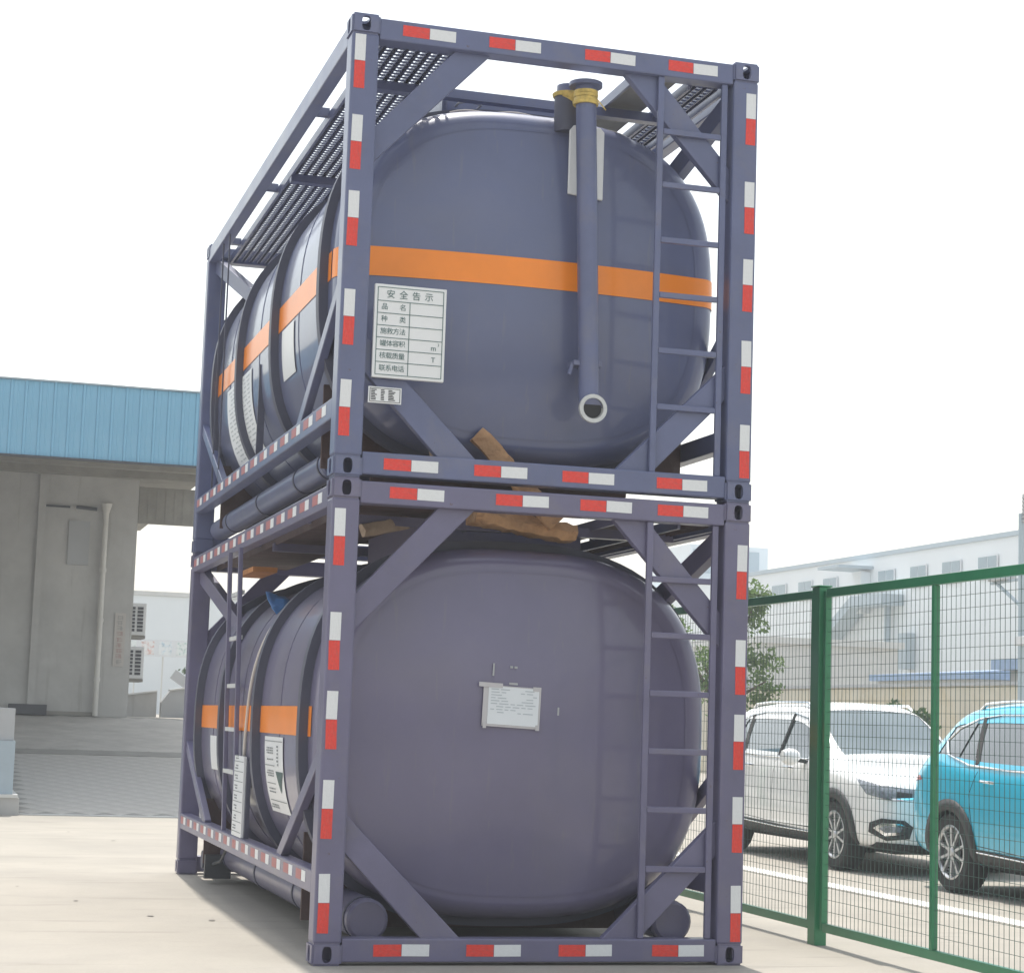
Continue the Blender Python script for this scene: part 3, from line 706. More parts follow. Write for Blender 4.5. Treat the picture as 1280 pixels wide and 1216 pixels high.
    for x in (1.838, 2.232): MB().box(x - .018, x + .018, .028, .052, .143, H - .139).build('stile', P, ld, bevel=.004)
    for z in (.52, .845, 1.168, 1.49, 1.815, 2.13): MB().box(1.857, 2.213, .029, .051, z - .0165, z + .0165).build('rung', P, ld, bevel=.004)
    # reflective tape on posts and beams
    lt = [2.47, 2.01, 1.58, 1.03, .53] if upper else [2.42, 1.86, 1.44, .97, .48]
    rt = [2.41, 1.88, 1.42, .94, .45] if upper else [2.35, 1.81, 1.39, .93, .44]
    for x, tops in ((.052, lt), (W - .050, rt)):
        for t in tops:
            tape(r, 'white', (x, .0048, t - .078), (.060, .0016, .150)); tape(r, 'red', (x + random.uniform(-.002, .002), .0048, t - .233), (.060, .0016, .156))
    tb = [.29, .79, 1.36, 1.87] if upper else [.32, .92, 1.41, 1.87]
    bb_ = [.28, .79, 1.30, 1.86] if upper else [.33, .84, 1.36, 1.90]
    for z, xs in ((H - .072, tb), (.080, bb_)):
        for x in xs: tape(r, 'red', (x + .077, .0108, z), (.152, .0016, .062)); tape(r, 'white', (x + .155 + .076, .0108, z + random.uniform(-.002, .002)), (.150, .0016, .062))
    for zc, on in (((zr0 + zr1) / 2 + .012, True), (H - .088, not upper)):
        if not on: continue
        for k in range(14):
            y = .30 + k * .405; tape(r, 'white', (.0048, y + .07, zc), (.0016, .12, .058)); tape(r, 'dusty_red', (.0048, y + .22, zc), (.0016, .16, .055))
    return r, tk

lower, tkL = container(0.0, 'lower grey blue tank container standing on the concrete, orange stripe on its side only', False)
upper, tkU = container(H + .002, 'upper grey blue tank container with orange stripe and white safety board, stacked on top', True)

# --- fittings of the upper container
uz = 0
sp = MB().box(.195, .600, .018, .045, .555, 1.075).build('safety_board', 'plate', upper, bevel=.003)
FM = lambda x, y, z: Matrix.Translation((x, y, z)) @ Matrix.Rotation(R(90), 4, 'X')
mb = MB(); yy0, yy1 = .0158, .0172
def hl(x0, x1, z, t=.0035): mb.box(x0, x1, yy0, yy1, z - t / 2, z + t / 2)
def vl(x, z0, z1, t=.0035): mb.box(x - t / 2, x + t / 2, yy0 - .0003, yy1 - .0003, z0, z1)
X0, X1, Z0, Z1 = .212, .583, .572, 1.058
zs_ = [Z1, .982, .914, .846, .778, .710, .642, Z0]
for z in zs_: hl(X0, X1, z)
vl(X0, Z0, Z1); vl(X1, Z0, Z1); xm = .394; vl(xm, Z0, zs_[1])
mb.build('ruled_line', 'ink', sp)
it = []
for i, ch in enumerate('安全告示'): it.append((ch, .050, FM(.284 + i * .072, .0155, 1.018)))
rowsT = ['品名', '种类', '施救方法', '罐体容积', '核载质量', '联系电话']
for i, t in enumerate(rowsT):
    zc = (zs_[i + 1] + zs_[i + 2]) / 2
    xs_ = (.252, .355) if len(t) == 2 else (.250, .2855, .321, .3565)
    for c, x in zip(t, xs_): it.append((c, .038, FM(x, .0155, zc)))
it.append(('m', .042, FM(.535, .0155, .738))); it.append(('3', .022, FM(.562, .0155, .758))); it.append(('T', .040, FM(.535, .0155, .672)))
text_mesh(it, 'lettering', 'ink', sp)
dpz = MB().box(.186, .362, .003, .0045 + .006, .408, .500)
dpl = MB().box(.176, .362, -.0005, .0035, .410, .500).build('data_plate', 'plate', upper, bevel=.0015)
mb = MB(); rn = random.Random(11)
mb.box(.184, .354, -.0022, -.0008, .490, .493).box(.184, .354, -.0022, -.0008, .417, .420).box(.184, .187, -.0022, -.0008, .420, .490).box(.351, .354, -.0022, -.0008, .420, .490)
for k in range(7):
    z = .427 + k * .0088; mb.box(.192, .192 + rn.uniform(.02, .035), -.0022, -.0008, z, z + .005); mb.box(.246, .246 + rn.uniform(.015, .022), -.0022, -.0008, z, z + .005); mb.box(.288, .288 + rn.uniform(.018, .04), -.0022, -.0008, z, z + .005)
mb.build('lettering', 'dark', dpl)['kind'] = 'stuff'
# riser pipe with flanges
pp = MB().tube([(1.435, .21, 2.40), (1.497, .19, .66), (1.499, .188, .56), (1.500, .17, .505), (1.500, .12, .49)], [.060, .060, .060, .062, .062], 20).build('riser_pipe', 'paintU', upper, smooth=True)
MB().lathe([(.052, .0), (.082, .0), (.082, -.022), (.060, -.022)], (1.5, .118, .49), (0, 1, 0), 28).build('flange', 'flange', pp, smooth=True)
MB().lathe([(.0, .0), (.053, .0)], (1.5, .113, .49), (0, 1, 0), 20).build('bore', 'black', pp)
MB().lathe([(.0, .0), (.098, .0), (.098, .022), (.060, .022)], (1.434, .21, 2.415), (0, 0, -1), 28).build('flange', 'paintU', pp, smooth=True)
mb = MB(); rn = random.Random(4)
for k in range(4): mb.tube([(1.436, .21, 2.365 - k * .021), (1.436, .21, 2.347 - k * .021)], [.070 + rn.uniform(0, .008), .069 + rn.uniform(0, .007)], 18)
mb.bar((1.50, .2, 2.33), (1.545, .17, 2.26), .03, .006)
mb.build('yellow_wrap', 'yellow', pp, smooth=True)
MB().box(1.40, 1.57, .175, .30, .745, .775).bar((1.40, .2, .76), (1.38, .2, .69), .02, .02).build('pipe_clamp', 'paintU', pp, bevel=.004)
st = MB().tube([(1.395, .42, 2.17), (1.395, .42, 2.40)], .082, 16).build('valve_stub', 'ring', upper, smooth=True)
MB().tube([(1.395, .42, 2.38), (1.395, .42, 2.455)], .070, 16).build('flange', 'paintU', st, smooth=True)
mb = MB()
for k in range(3): mb.tube([(1.395 + .006 * k, .42, 2.405 - k * .022), (1.395, .42, 2.385 - k * .022)], [.096 - .004 * k, .090], 16)
mb.build('yellow_wrap', 'yellow', st, smooth=True)
MB().prism([(1.385, .335, 1.785), (1.600, .335, 1.765), (1.600, .335, 2.175), (1.575, .335, 2.20), (1.41, .335, 2.20), (1.385, .335, 2.17)], (0, .02, 0)).build('white_backing_plate', 'plate', upper, bevel=.006)
mb = MB(); pts = []
for i in range(30):
    x = .72 + 1.35 * i / 29; z = CZ + TB * (1 - (abs(x - CX) / TA) ** TN) ** (1 / TN); pts.append((x, .60, z + .012 + .008 * math.sin(i * .9)))
MB().tube(pts, .006, 6).build('white_highlight_cable', 'cable', upper)  # thin tube added to draw the bright highlight along the head's top edge

# --- stickers on the shells (follow the curved side)
def side_label(tk, y0, y1, z0, z1, m, name, off=.006):
    mb = MB(); k = 8
    for y in (y0, y1):
        for j in range(k + 1): z = z0 + (z1 - z0) * j / k; mb.v.append((CX - xhalf(z) - off, y, z))
    for j in range(k): mb.f.append((j, j + 1, k + 2 + j, k + 1 + j))
    return mb.build(name, m, tk, smooth=True)
def marks(tk, lst, m, name='print', off=.0085):
    mb = MB()
    for (y0, y1, z0, z1) in lst:
        n = len(mb.v)
        for y in (y0, y1):
            for z in (z0, (z0 + z1) / 2, z1): mb.v.append((CX - xhalf(z) - off, y, z))
        mb.f += [(n, n + 1, n + 4, n + 3), (n + 1, n + 2, n + 5, n + 4)]
    o = mb.build(name, m, tk); o['kind'] = 'stuff'; return o
a = side_label(tkL, 1.50, 2.17, .70, 1.165, 'plate', 'hazard_placard')
marks(a, [(1.52, 2.15, 1.135, 1.140), (1.80, 2.15, .985, .990), (1.80, 2.12, .875, .880), (1.52, 2.10, .770, .775)], 'inkgrey')
rn = random.Random(8); l = []
for zc in (1.09, 1.075, 1.06, 1.02, .95, .935, .92, .84, .82, .74, .725):
    y = 1.85
    while y < 2.08: d = rn.uniform(.015, .05); l.append((y, y + d, zc, zc + .009)); y += d + .02
for zc in [1.10 - .022 * i for i in range(6)]: l.append((1.66, 1.70 + rn.uniform(0, .04), zc, zc + .012))
marks(a, l, 'inkgrey')
mb = MB(); n = 8
for i in range(n + 1):
    z = .955 - .13 * i / n; hw = .125 * (1 - i / n) + .002
    for y in (1.64 - hw, 1.64 + hw): mb.v.append((CX - xhalf(z) - .009, y, z))
for i in range(n): mb.f.append((2 * i, 2 * i + 1, 2 * i + 3, 2 * i + 2))
mb.build('hazard_triangle', 'green_ink', a)
side_label(tkL, 4.35, 4.72, .88, 1.13, 'plate', 'warning_sticker')
a = side_label(tkU, 3.52, 4.72, .53, 1.16, 'paper', 'notice_sheet')
l = []; rn = random.Random(2)
for i in range(18):
    z = 1.12 - i * .032; y = 3.60
    while y < 4.55: d = rn.uniform(.05, .18); l.append((y, min(y + d, 4.62), z, z + .010)); y += d + .05
marks(a, l, 'faintink')
side_label(tkU, 1.80, 2.24, .86, 1.19, 'plate', 'warning_sticker')
# list boards standing on the side rails
MB().box(.052, .10, 3.12, 3.145, .447, 1.12).build('board_bracket', 'ring', upper)
for rt, y0, z0, lines in ((lower, 2.72, .488, True),):
    h = .53 if lines else .60
    b_ = MB().box(.012, .03, y0, y0 + .42, z0, z0 + h).build('list_board', 'plate', rt, bevel=.002)
    mb = MB(); rn = random.Random(6)
    if lines:
        for k in range(8):
            z = z0 + .03 + k * .066; mb.box(.0095, .0115, y0 + .02, y0 + .40, z, z + .004)
            for q in range(2): mb.box(.0095, .0115, y0 + .24, y0 + .24 + rn.uniform(.06, .14), z + .018 + q * .018, z + .026 + q * .018)
        mb.build('lettering', 'inkgrey', b_)['kind'] = 'stuff'
    MB().box(.0305, .06, y0 - .03, y0 + .44, z0, z0 + h - .02).build('backing', 'ring', b_)
# narrow ladder on the left side of the lower container
sl_ = empty('side_ladder', (0, 0, 0)); sl_.parent = lower
for y in (3.66, 3.16): MB().bar((.035, y, .47), (-.010, y + .02, H - .155), .03, .035, up=(0, 1, 0)).build('stile', 'paintL', sl_, bevel=.004)
for z in (.90, 1.19, 1.49, 1.82, 2.13): MB().box(.008, .030, 3.17, 3.66, z - .014, z + .014).build('rung', 'flange', sl_)
su = empty('side_ladder', (0, 0, 0)); su.parent = upper
for y in (5.2, 4.85): MB().bar((.03, y, .43), (.03, y, H - .15), .012, .012, up=(0, 1, 0)).build('stile', 'ring', su)
# drain valve under the rear of the lower container
vs = MB().tube([(.55, 5.35, .16), (.30, 5.35, .16), (.12, 5.35, .16)], .07, 14).build('drain_valve', 'ring', lower, smooth=True)
MB().box(.10, .30, 5.0, 5.06, .04, .22).tube([(.2, 5.03, .14), (.2, 5.3, .14)], .05, 10).build('valve_body', 'dark', vs)
MB().tube([(.16, 4.2, .36), (.16, 4.6, .20), (.16, 5.0, .15)], .012, 6).build('valve_rod', 'dark', vs)
MB().box(.16, .20, 5.15, 5.19, .14, .46).build('valve_hanger', 'dark', vs)
pi = MB().tube([(.20, .30, 2.455), (.20, 5.6, 2.455)], .03, 12)

# --- paper notice taped on the lower tank head
nr = empty('paper_notice', (1.14, head_y(1.14, 1.39) - .010, 1.39)); nr.rotation_euler = (R(-2), R(2.2), R(1.0)); tag(nr, 'white printed paper in a clear sleeve taped to the lower tank head', 'paper notice')
MB().box(-.170, .170, -.001, .003, -.118, .112).build('sleeve', 'sleeve', nr)
ps = MB().box(-.140, .158, -.0035, -.0015, -.105, .106).build('sheet', 'paper', nr)
mb = MB(); rn = random.Random(12)
for k in range(9):
    z = .088 - k * .016; x = -.125
    while x < .13:
        d = rn.uniform(.02, .07)
        if rn.random() < .8 and not (k < 4 and -.03 < x < .03): mb.box(x, min(x + d, .145), -.0050, -.0042, z, z + .005)
        x += d + .012
mb.build('lettering', 'faintink', ps)['kind'] = 'stuff'
for (x0, x1, z0, z1) in ((-.20, -.06, .10, .125), (-.165, -.145, -.13, -.10), (.145, .168, -.125, -.095), (.12, .168, .095, .118)):
    MB().box(x0, x1, -.0068, -.0058, z0, z1).build('tape_strip', 'sleeve', nr)
for i, (x, z, w_, h) in enumerate(((-.122, .165, .010, .07), (-.02, .215, .016, .012), (.005, .215, .018, .012), (-.02, .122, .05, .012), (.275, -.03, .010, .045))):
    MB().box(x, x + w_, -.001 + .004 + .0004 * i, .0052 + .0004 * i, z, z + h).build('adhesive_mark', 'greywall', nr)

# --- loose timber and packing between the two tanks
def rough_log(name, p, q, w_, h, m, seed, n=10, jit=.018):
    rn = random.Random(seed); mb = MB(); p = Vector(p); q = Vector(q); d = (q - p).normalized()
    a = d.cross(Vector((0, 1, 0))).normalized(); b = a.cross(d)
    prof = [(-.5, -.5), (0, -.58), (.5, -.45), (.55, .1), (.46, .5), (0, .55), (-.5, .48), (-.56, 0)]
    for i in range(n + 1):
        c = p + (q - p) * i / n
        for (u, v) in prof: mb.v.append(tuple(c + a * (u * w_ + rn.uniform(-jit, jit)) + b * (v * h + rn.uniform(-jit, jit)) + d * rn.uniform(-jit, jit)))
    k = len(prof)
    for i in range(n):
        for j in range(k): x = i * k + j; y = i * k + (j + 1) % k; mb.f.append((x, y, y + k, x + k))
    mb.f.append(tuple(range(k))); mb.f.append(tuple(n * k + j for j in reversed(range(k))))
    return mb.build(name, m, smooth=True)
tag(rough_log('timber_baulk', (.895, .36, 2.93), (1.40, .43, 2.45), .10, .045, 'wood', 3, 14, .008), 'rough brown timber baulk wedged slanting between the two tanks', 'timber')
tag(rough_log('timber_slab', (.93, .56, 2.49), (1.55, .58, 2.405), .10, .20, 'wood', 13, 16, .010), 'broad rough brown timber slab lying flat on the top of the lower tank head', 'timber')
tag(rough_log('timber_offcut', (.66, .30, 2.89), (.72, .34, 2.715), .13, .10, 'palewood', 5, 4, .008), 'pale wooden offcut standing behind the lower left brace of the upper container', 'timber')
tag(rough_log('timber_offcut', (.33, .75, 2.37), (.60, .80, 2.44), .07, .07, 'palewood', 6, 4, .008), 'pale timber end lying over the upper left brace of the lower container', 'timber')
tag(MB().box(.10, .27, 3.3, 4.0, 2.285, 2.32).build('loose_board', 'boardwood'), 'orange brown loose board lying under the left walkway of the lower container', 'board')
bs = MB(); rn = random.Random(1)
for i in range(5):
    for j in range(4): bs.v.append((.19 + i * .035 + rn.uniform(-.015, .015), 2.9 + j * .13, 1.985 + .045 * j + rn.uniform(-.01, .04)))
for i in range(4):
    for j in range(3): a_ = i * 4 + j; bs.f.append((a_, a_ + 1, a_ + 5, a_ + 4))
o = bs.build('plastic_sheet', 'bluesheet', smooth=True); sm = o.modifiers.new('s', 'SOLIDIFY'); sm.thickness = .004
tag(o, 'crumpled blue plastic sheet on the left shoulder of the lower tank', 'plastic sheet')
# white cable draped over the lower tank
pts = []
for i in range(26):
    t = math.pi * (.62 + .50 * i / 25); c, s = sq(t, 1.012); pts.append((CX + c, 2.55 + .5 * (i / 25) ** 1.2, CZ + s))
tag(MB().tube(pts, .011, 8).build('hose', 'cable', smooth=True), 'thin pale hose draped over the left side of the lower tank', 'hose')

# ------------------------------------------------------------------ parked cars
def car(loc, rotz, paint, label):
    r = empty('parked_car', loc, rotz); tag(r, label, 'car', 'cars parked behind the fence')
    # stations along x: (x, half width, z bottom, z belt, belt half width, roof half width, z roof edge, z roof mid)
    ST = [(2.245, .56, .33, .66, .54, .34, .72, .735), (2.20, .74, .24, .80, .71, .48, .855, .875), (2.02, .87, .22, .88, .85, .56, .935, .965),
          (1.70, .915, .22, .95, .86, .62, .985, 1.02), (1.30, .92, .22, .99, .875, .64, 1.045, 1.08), (.98, .92, .22, 1.03, .88, .66, 1.085, 1.115),
          (.62, .92, .22, 1.045, .875, .635, 1.33, 1.36), (.22, .92, .22, 1.05, .875, .595, 1.59, 1.625),
          (-.10, .92, .22, 1.055, .875, .595, 1.635, 1.67), (-.14, .92, .22, 1.055, .875, .595, 1.635, 1.67), (-.90, .92, .22, 1.075, .875, .59, 1.635, 1.67), (-.95, .92, .22, 1.078, .875, .59, 1.632, 1.665),
          (-1.35, .92, .22, 1.11, .875, .58, 1.61, 1.645), (-1.72, .91, .24, 1.17, .865, .56, 1.575, 1.615), (-1.98, .89, .27, 1.10, .84, .58, 1.36, 1.39),
          (-2.14, .85, .30, 1.00, .80, .60, 1.10, 1.12), (-2.22, .78, .34, .92, .74, .56, 1.00, 1.01), (-2.26, .58, .40, .80, .56, .40, .84, .845)]
    v = []; f = []; mi = []
    NP = 10
    for (x, wd, zb, zl, wl, wr, ze, zm) in ST:
        half = [(0, zb), (wd - .10, zb), (wd - .015, zb + .10), (wd, (zb + zl) / 2 - .03), (wd - .012, zl - .12), (wl, zl),
                (wl + (wr - wl) * .80, zl + (ze - zl) * .80), (wr, ze), (wr * .55, zm - .012), (0, zm)]
        for (y, z) in half: v.append((x, y, z))
        for (y, z) in half[1:-1][::-1]: v.append((x, -y, z))
    P = 18
    # ring order: 0..9 left half bottom->top, 10..17 right half top->bottom
    glass_side = [i for i, s in enumerate(ST[:-1]) if 6 <= i <= 12]
    for i in range(len(ST) - 1):
        for j in range(P):
            a = i * P + j; b = i * P + (j + 1) % P
            f.append((a, b, b + P, a + P)); m_ = 0
            if j in (5, 12) and i in glass_side: m_ = 1
            if i in (5, 6) and j in (7, 8, 9, 10): m_ = 2
            if i == 13 and j in (7, 8, 9, 10): m_ = 3
            mi.append(m_)
    f.append(tuple(range(P))[::-1]); mi.append(0); e = (len(ST) - 1) * P; f.append(tuple(e + j for j in range(P))); mi.append(0)
    me = bpy.data.meshes.new('t'); me.from_pydata(v, [], f)
    for k in ('body', 'a', 'b', 'c'): me.materials.append(M['plastic'])
    for p, m_ in zip(me.polygons, mi): p.material_index = m_; p.use_smooth = True
    o = bpy.data.objects.new('t', me); COL.objects.link(o)
    ss = o.modifiers.new('s', 'SUBSURF'); ss.levels = 3; ss.render_levels = 3
    cut = MB()
    for ax in (1.35, -1.35):
        for sgn in (1, -1):
            cut.lathe([(0, 0), (.375, 0), (.385, .5), (0, .5)], (ax, sgn * .60, .345), (0, sgn, 0), 40)
    co = cut.build('t2', 'plastic'); bmo = o.modifiers.new('b', 'BOOLEAN'); bmo.object = co; bmo.solver = 'EXACT'
    dg = bpy.context.evaluated_depsgraph_get(); dg.update()
    me2 = bpy.data.meshes.new_from_object(o.evaluated_get(dg)); bpy.data.objects.remove(o); bpy.data.objects.remove(co)
    # split by material
    def piece(idx, name, m, parent, off=0, side=0):
        bm = bmesh.new(); bm.from_mesh(me2)
        bmesh.ops.delete(bm, geom=[q for q in bm.faces if q.material_index != idx or q.calc_center_median().y * side < 0], context='FACES')
        if off:
            bm.normal_update()
            for q in bm.verts: q.co += q.normal * off
        mm = bpy.data.meshes.new(name); bm.to_mesh(mm); bm.free(); mm.materials.clear(); mm.materials.append(M[m])
        for p in mm.polygons: p.material_index = 0; p.use_smooth = True
        if idx == 0:
            mm.materials.append(M['plastic'])
            for p in mm.polygons:
                c = p.center
                if min(math.hypot(c.x - 1.35, c.z - .345), math.hypot(c.x + 1.35, c.z - .345)) < .391 and abs(c.y) < .93: p.material_index = 1
        mm.set_sharp_from_angle(angle=R(50))
        return link(name, mm, parent)
    body = piece(0, 'body', paint, r)
    for sd_ in (1, -1): piece(1, 'side_window', 'carglass', r, -.006, sd_); piece(2, 'windscreen', 'windscreen', r, -.005); piece(3, 'rear_window', 'carglass', r, -.005)
    bm = bmesh.new(); bm.from_mesh(me2); bvh = BVHTree.FromBMesh(bm); bm.free()
    def patch(name, poly, direction, m, parent, off=.006, cuts=3, thick=.0):
        """poly: points in 3D outside the body, projected along direction on to it"""
        d = Vector(direction).normalized(); b_ = bmesh.new(); vs_ = [b_.verts.new(p) for p in poly]; b_.faces.new(vs_)
        bmesh.ops.triangulate(b_, faces=b_.faces[:])
        for _ in range(cuts): bmesh.ops.subdivide_edges(b_, edges=b_.edges[:], cuts=1, use_grid_fill=True)
        bad = []
        for q in b_.verts:
            h = bvh.ray_cast(q.co, d)
            if h[0] is None: bad.append(q)
            else: q.co = h[0] - d * off
        bmesh.ops.delete(b_, geom=bad, context='VERTS'); b_.normal_update()
        mm = bpy.data.meshes.new(name); b_.to_mesh(mm); b_.free(); mm.materials.append(M[m])
        o_ = link(name, mm, parent)
        if thick: s2 = o_.modifiers.new('s', 'SOLIDIFY'); s2.thickness = thick; s2.offset = 0
        return o_
    def strip(pts, w_, direction, m, name, parent, off=.004):
        d = Vector(direction).normalized(); b_ = MB(); prev = None; pts = [Vector(p) for p in pts]; dense = []
        for i in range(len(pts) - 1):
            for k in range(6): dense.append(pts[i].lerp(pts[i + 1], k / 6))
        dense.append(pts[-1]); hits = []
        for p in dense:
            h = bvh.ray_cast(p, d)
            if h[0] is not None: hits.append(h[0] - d * off)
        if len(hits) > 1: return MB().tube(hits, w_ / 2, 6).build(name, m, parent, smooth=True)
    for s in (1, -1):
        Y = 1.4 * s; dy = (0, -s, 0)
        # lower cladding, arch trims, seams, handles
        patch('sill_trim', [(-.92, Y, .16), (.92, Y, .16), (.92, Y, .34), (-.92, Y, .40)], dy, 'plastic', r, .010, 4)
        strip([(-.9, Y, .375), (0, Y, .345), (.9, Y, .335)], .018, dy, 'chrome', 'sill_moulding', r)
        for ax in (1.35, -1.35):
            pts = [];
            mbk = MB()
            for k in range(25):
                t = R(-8) + R(196) * k / 24
                h = bvh.ray_cast(Vector((ax + .425 * math.cos(t), Y, .345 + .425 * math.sin(t))), Vector(dy))
                yy = h[0].y if h[0] is not None and abs(h[0].y) > .7 else .885 * s
                for rad in (.360, .455): mbk.v.append((ax + rad * math.cos(t), yy + s * (.010 if rad < .4 else .004), .345 + rad * math.sin(t)))
            for k in range(24): mbk.f.append((2 * k, 2 * k + 1, 2 * k + 3, 2 * k + 2))
            o_ = mbk.build('arch_trim', 'plastic', r, smooth=True); sm_ = o_.modifiers.new('s', 'SOLIDIFY'); sm_.thickness = .02; sm_.offset = 0
        for pts in ([(.92, Y, .40), (.90, Y, 1.00)], [(-.12, Y, .38), (-.10, Y, 1.03)], [(-.98, Y, .66), (-1.02, Y, .85), (-.93, Y, 1.05)], [(.93, Y, .38), (-.12, Y, .39), (-.92, Y, .43)], [(-.92, Y, .42), (-.98, Y, .66)]):
            strip(pts, .007, dy, 'black', 'door_seam', r, -.0008)
        for hx in (-.72, .28):
            h = bvh.ray_cast(Vector((hx, Y, .965)), Vector(dy))
            yy = h[0].y
            MB().tube([(hx + .09, yy + s * .004, .962), (hx + .07, yy + s * .035, .966), (hx - .07, yy + s * .035, .972), (hx - .09, yy + s * .004, .972)], .013, 8).build('door_handle', 'chrome', r, smooth=True)
        # chrome round the side glass
        strip([(.66, Y, 1.065), (.22, Y, 1.065), (-.5, Y, 1.072), (-1.1, Y, 1.10), (-1.50, Y, 1.18), (-1.66, Y, 1.30)], .020, dy, 'chrome', 'window_trim', r)
        strip([(.50, Y, 1.22), (.22, Y, 1.475), (-.15, Y, 1.535), (-.9, Y, 1.535), (-1.30, Y, 1.50), (-1.55, Y, 1.42), (-1.66, Y, 1.30)], .018, dy, 'chrome', 'window_trim', r)
        patch('rear_quarter_glass', [(-1.32, Y, 1.165), (-1.50, Y, 1.21), (-1.62, Y, 1.30), (-1.53, Y, 1.40), (-1.30, Y, 1.48)], dy, 'carglass', r, .003, 3)
        # roof rail
        pts = [(.10, s * .565, 1.600), (.02, s * .57, 1.642), (-.9, s * .565, 1.650), (-1.35, s * .555, 1.628), (-1.45, s * .55, 1.58)]
        MB().tube(pts, .016, 8).build('roof_rail', 'chrome', r, smooth=True)
        # black pillars between the side windows
        for pts in ([(-.06, Y, 1.08), (-.12, Y, 1.52)], [(-.98, Y, 1.10), (-1.10, Y, 1.30), (-1.20, Y, 1.50)]): strip(pts, .055, dy, 'black', 'window_pillar', r, -.012)
        # mirror
        MB().lathe([(0, -.10), (.055, -.085), (.085, -.03), (.085, .03), (.06, .085), (0, .09)], (.60, s * 1.03, 1.08), (0, s, .05), 16).build('wing_mirror', paint, r, smooth=True)
        MB().bar((.62, s * .86, 1.03), (.62, s * .98, 1.05), .06, .035).build('mirror_arm', 'plastic', r)
        # front lamps: projected from ahead
        X = 3.0; dx = (-1, 0, 0)
        dg_ = Vector((-.74, -s * .67, 0))
        T = lambda L_: [tuple(Vector((x, s * y, z)) - dg_ * 1.6) for (x, y, z) in L_]
        patch('headlight', T([(2.23, .40, .81), (2.23, .42, .735), (2.15, .68, .715), (1.98, .88, .765), (1.80, .905, .905), (1.95, .88, .885), (2.15, .68, .845)]), dg_, 'lamp', r, .008, 4)
        patch('lamp_strip', T([(2.23, .42, .752), (2.23, .42, .735), (2.15, .66, .716), (2.08, .76, .735), (2.15, .66, .735)]), dg_, 'chrome', r, .014, 3)
        patch('lamp_core', T([(2.20, .50, .785), (2.20, .50, .745), (2.16, .64, .735), (2.16, .64, .80)]), dg_, 'plastic', r, .014, 2)
        patch('fog_surround', T([(2.2, .48, .47), (2.2, .52, .36), (2.12, .72, .335), (2.0, .86, .41), (2.02, .86, .50), (2.1, .76, .545), (2.19, .56, .53)]), dg_, 'plastic', r, .008, 4)
        patch('fog_lamp_bezel', T([(2.2, .54, .475), (2.2, .57, .40), (2.12, .73, .38), (2.04, .82, .45), (2.1, .75, .505), (2.18, .60, .50)]), dg_, 'chrome', r, .014, 3)
        patch('fog_lamp', T([(2.19, .58, .465), (2.18, .60, .42), (2.12, .72, .41), (2.08, .78, .45), (2.12, .72, .48)]), dg_, 'lamp', r, .020, 3)
        patch('tail_lamp', [(-3, s * .45, .96), (-3, s * .45, .90), (-3, s * .78, .86), (-3, s * .84, .95), (-3, s * .80, .99)], (1, 0, 0), 'redlamp', r, .008, 4)
        patch('tail_lamp', [(-2.13, Y, .93), (-2.13, Y, .985), (-1.93, Y, .985), (-1.88, Y, .95)], dy, 'redlamp', r, .006, 3)
    X = 3.0
    patch('grille', [(X, -.40, .73), (X, -.44, .62), (X, -.30, .47), (X, .30, .47), (X, .44, .62), (X, .40, .73)], (-1, 0, 0), 'plastic', r, .008, 4)
    for k in range(5): strip([(X, -.38, .50 + k * .048), (X, 0, .50 + k * .048), (X, .38, .50 + k * .048)], .014, (-1, 0, 0), 'chrome', 'grille_bar', r, .012)
    patch('lower_bumper', [(X, -.82, .22), (X, -.80, .32), (X, -.45, .30), (X, .45, .30), (X, .80, .32), (X, .82, .22)], (-1, 0, 0), 'plastic', r, .010, 4)
    patch('rear_bumper_trim', [(-X, -.80, .30), (-X, -.80, .45), (-X, .80, .45), (-X, .80, .30)], (1, 0, 0), 'plastic', r, .010, 4)
    for s in (1, -1): MB().bar((1.02, s * .45, 1.10), (.86, s * .05, 1.17), .012, .012).build('wiper', 'plastic', r)
    # wheels
    for ax in (1.35, -1.35):
        for s in (1, -1):
            wt = empty('wheel', (0, 0, 0)); wt.parent = r
            c = (ax, s * .80, .345); d = (0, s, 0)
            MB().lathe([(.225, -.10), (.315, -.105), (.338, -.085), (.345, -.05), (.345, .05), (.338, .085), (.315, .105), (.236, .10), (.225, .05), (.225, -.10)], c, d, 40).build('tyre', 'tyre', wt, smooth=True)
            MB().lathe([(.0, .0), (.225, .0), (.225, .085), (.236, .098), (.222, .102), (.208, .085)], c, d, 36).build('rim', 'alloy', wt, smooth=True)
            MB().lathe([(0, .012), (.17, .012)], c, d, 24).build('brake_disc', 'dark', wt)
            sp_ = MB(); C0 = Vector(c) + Vector(d) * .075
            for k in range(10):
                t = 2 * math.pi * (k // 2) / 5 + (.16 if k % 2 else -.16); t2 = 2 * math.pi * (k // 2) / 5 + (.30 if k % 2 else -.30)
                p = C0 + Vector((math.cos(t) * .04, s * .005, math.sin(t) * .04)); q = C0 + Vector((math.cos(t2) * .216, s * .012, math.sin(t2) * .216))
                sp_.bar(p, q, .024, .022, up=(0, 1, 0))
            sp_.lathe([(0, .03), (.035, .03), (.05, .0), (.05, -.05)], tuple(C0), d, 16)
            sp_.build('spoke', 'alloy', wt, smooth=True)
            MB().lathe([(0, -.055), (.224, -.055)], c, d, 24).build('well_shade', 'plastic', wt)
    MB().box(-2.0, 2.0, -.58, .58, .20, .34).build('underbody', 'plastic', r)
    r.scale = (1, 1, .975)
    return r
white = car((7.32, 8.62, 0), R(-90), 'carwhite', 'white sport utility car facing the camera, parked behind the green fence')
blue = car((7.25, 3.50, 0), R(-90), 'carblue', 'turquoise blue sport utility car at the right edge behind the fence')

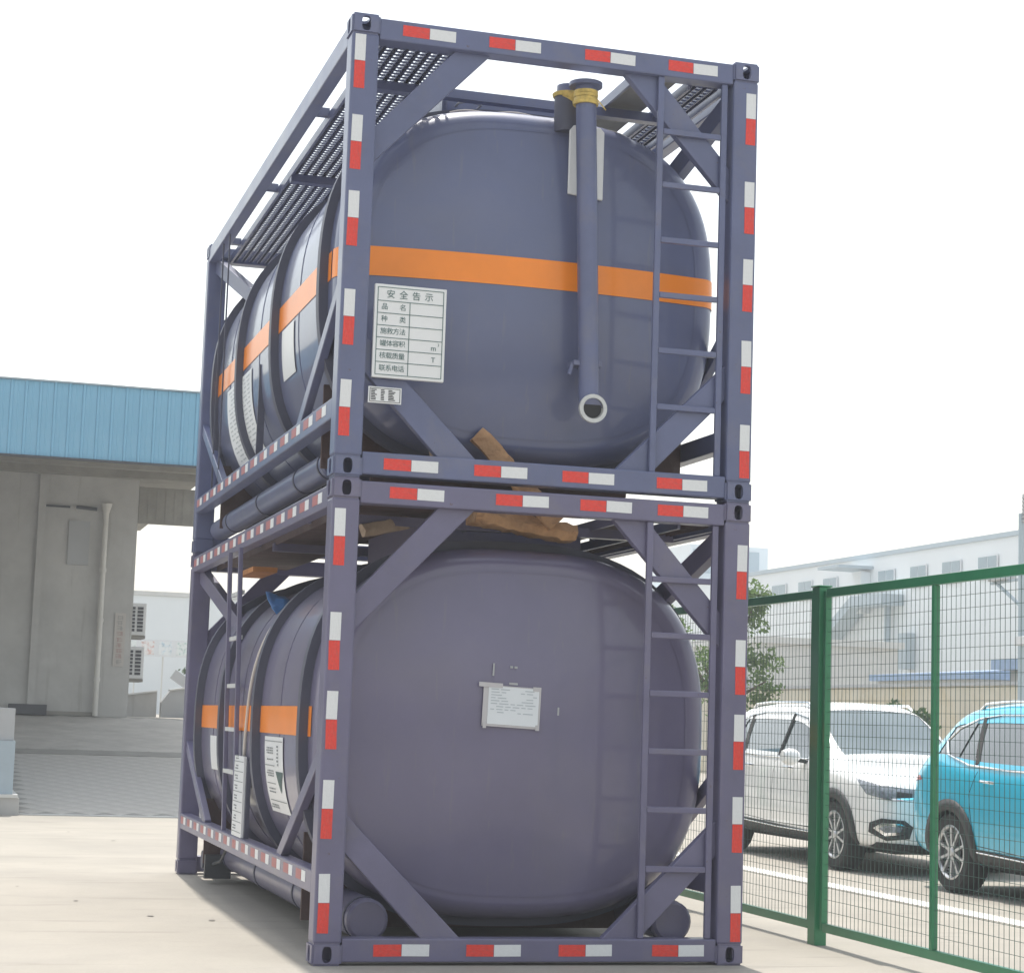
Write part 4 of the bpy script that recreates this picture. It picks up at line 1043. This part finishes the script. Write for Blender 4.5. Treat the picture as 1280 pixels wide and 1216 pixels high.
# ------------------------------------------------------------------ hazy air over the yard
hz = MB().box(-700, 700, -100, 1000, -1.2, 16.0).build('haze', 'black'); hz['kind'] = 'stuff'
hm = bpy.data.materials.new('haze_air'); hm.use_nodes = True; hn = hm.node_tree
for n_ in list(hn.nodes):
    if n_.type == 'BSDF_PRINCIPLED': hn.nodes.remove(n_)
pvn = hn.nodes.new('ShaderNodeVolumePrincipled'); pvn.inputs['Color'].default_value = (.93, .96, 1.0, 1); pvn.inputs['Density'].default_value = HAZE
hn.links.new(pvn.outputs[0], hn.nodes['Material Output'].inputs['Volume'])
hz.data.materials.clear(); hz.data.materials.append(hm)
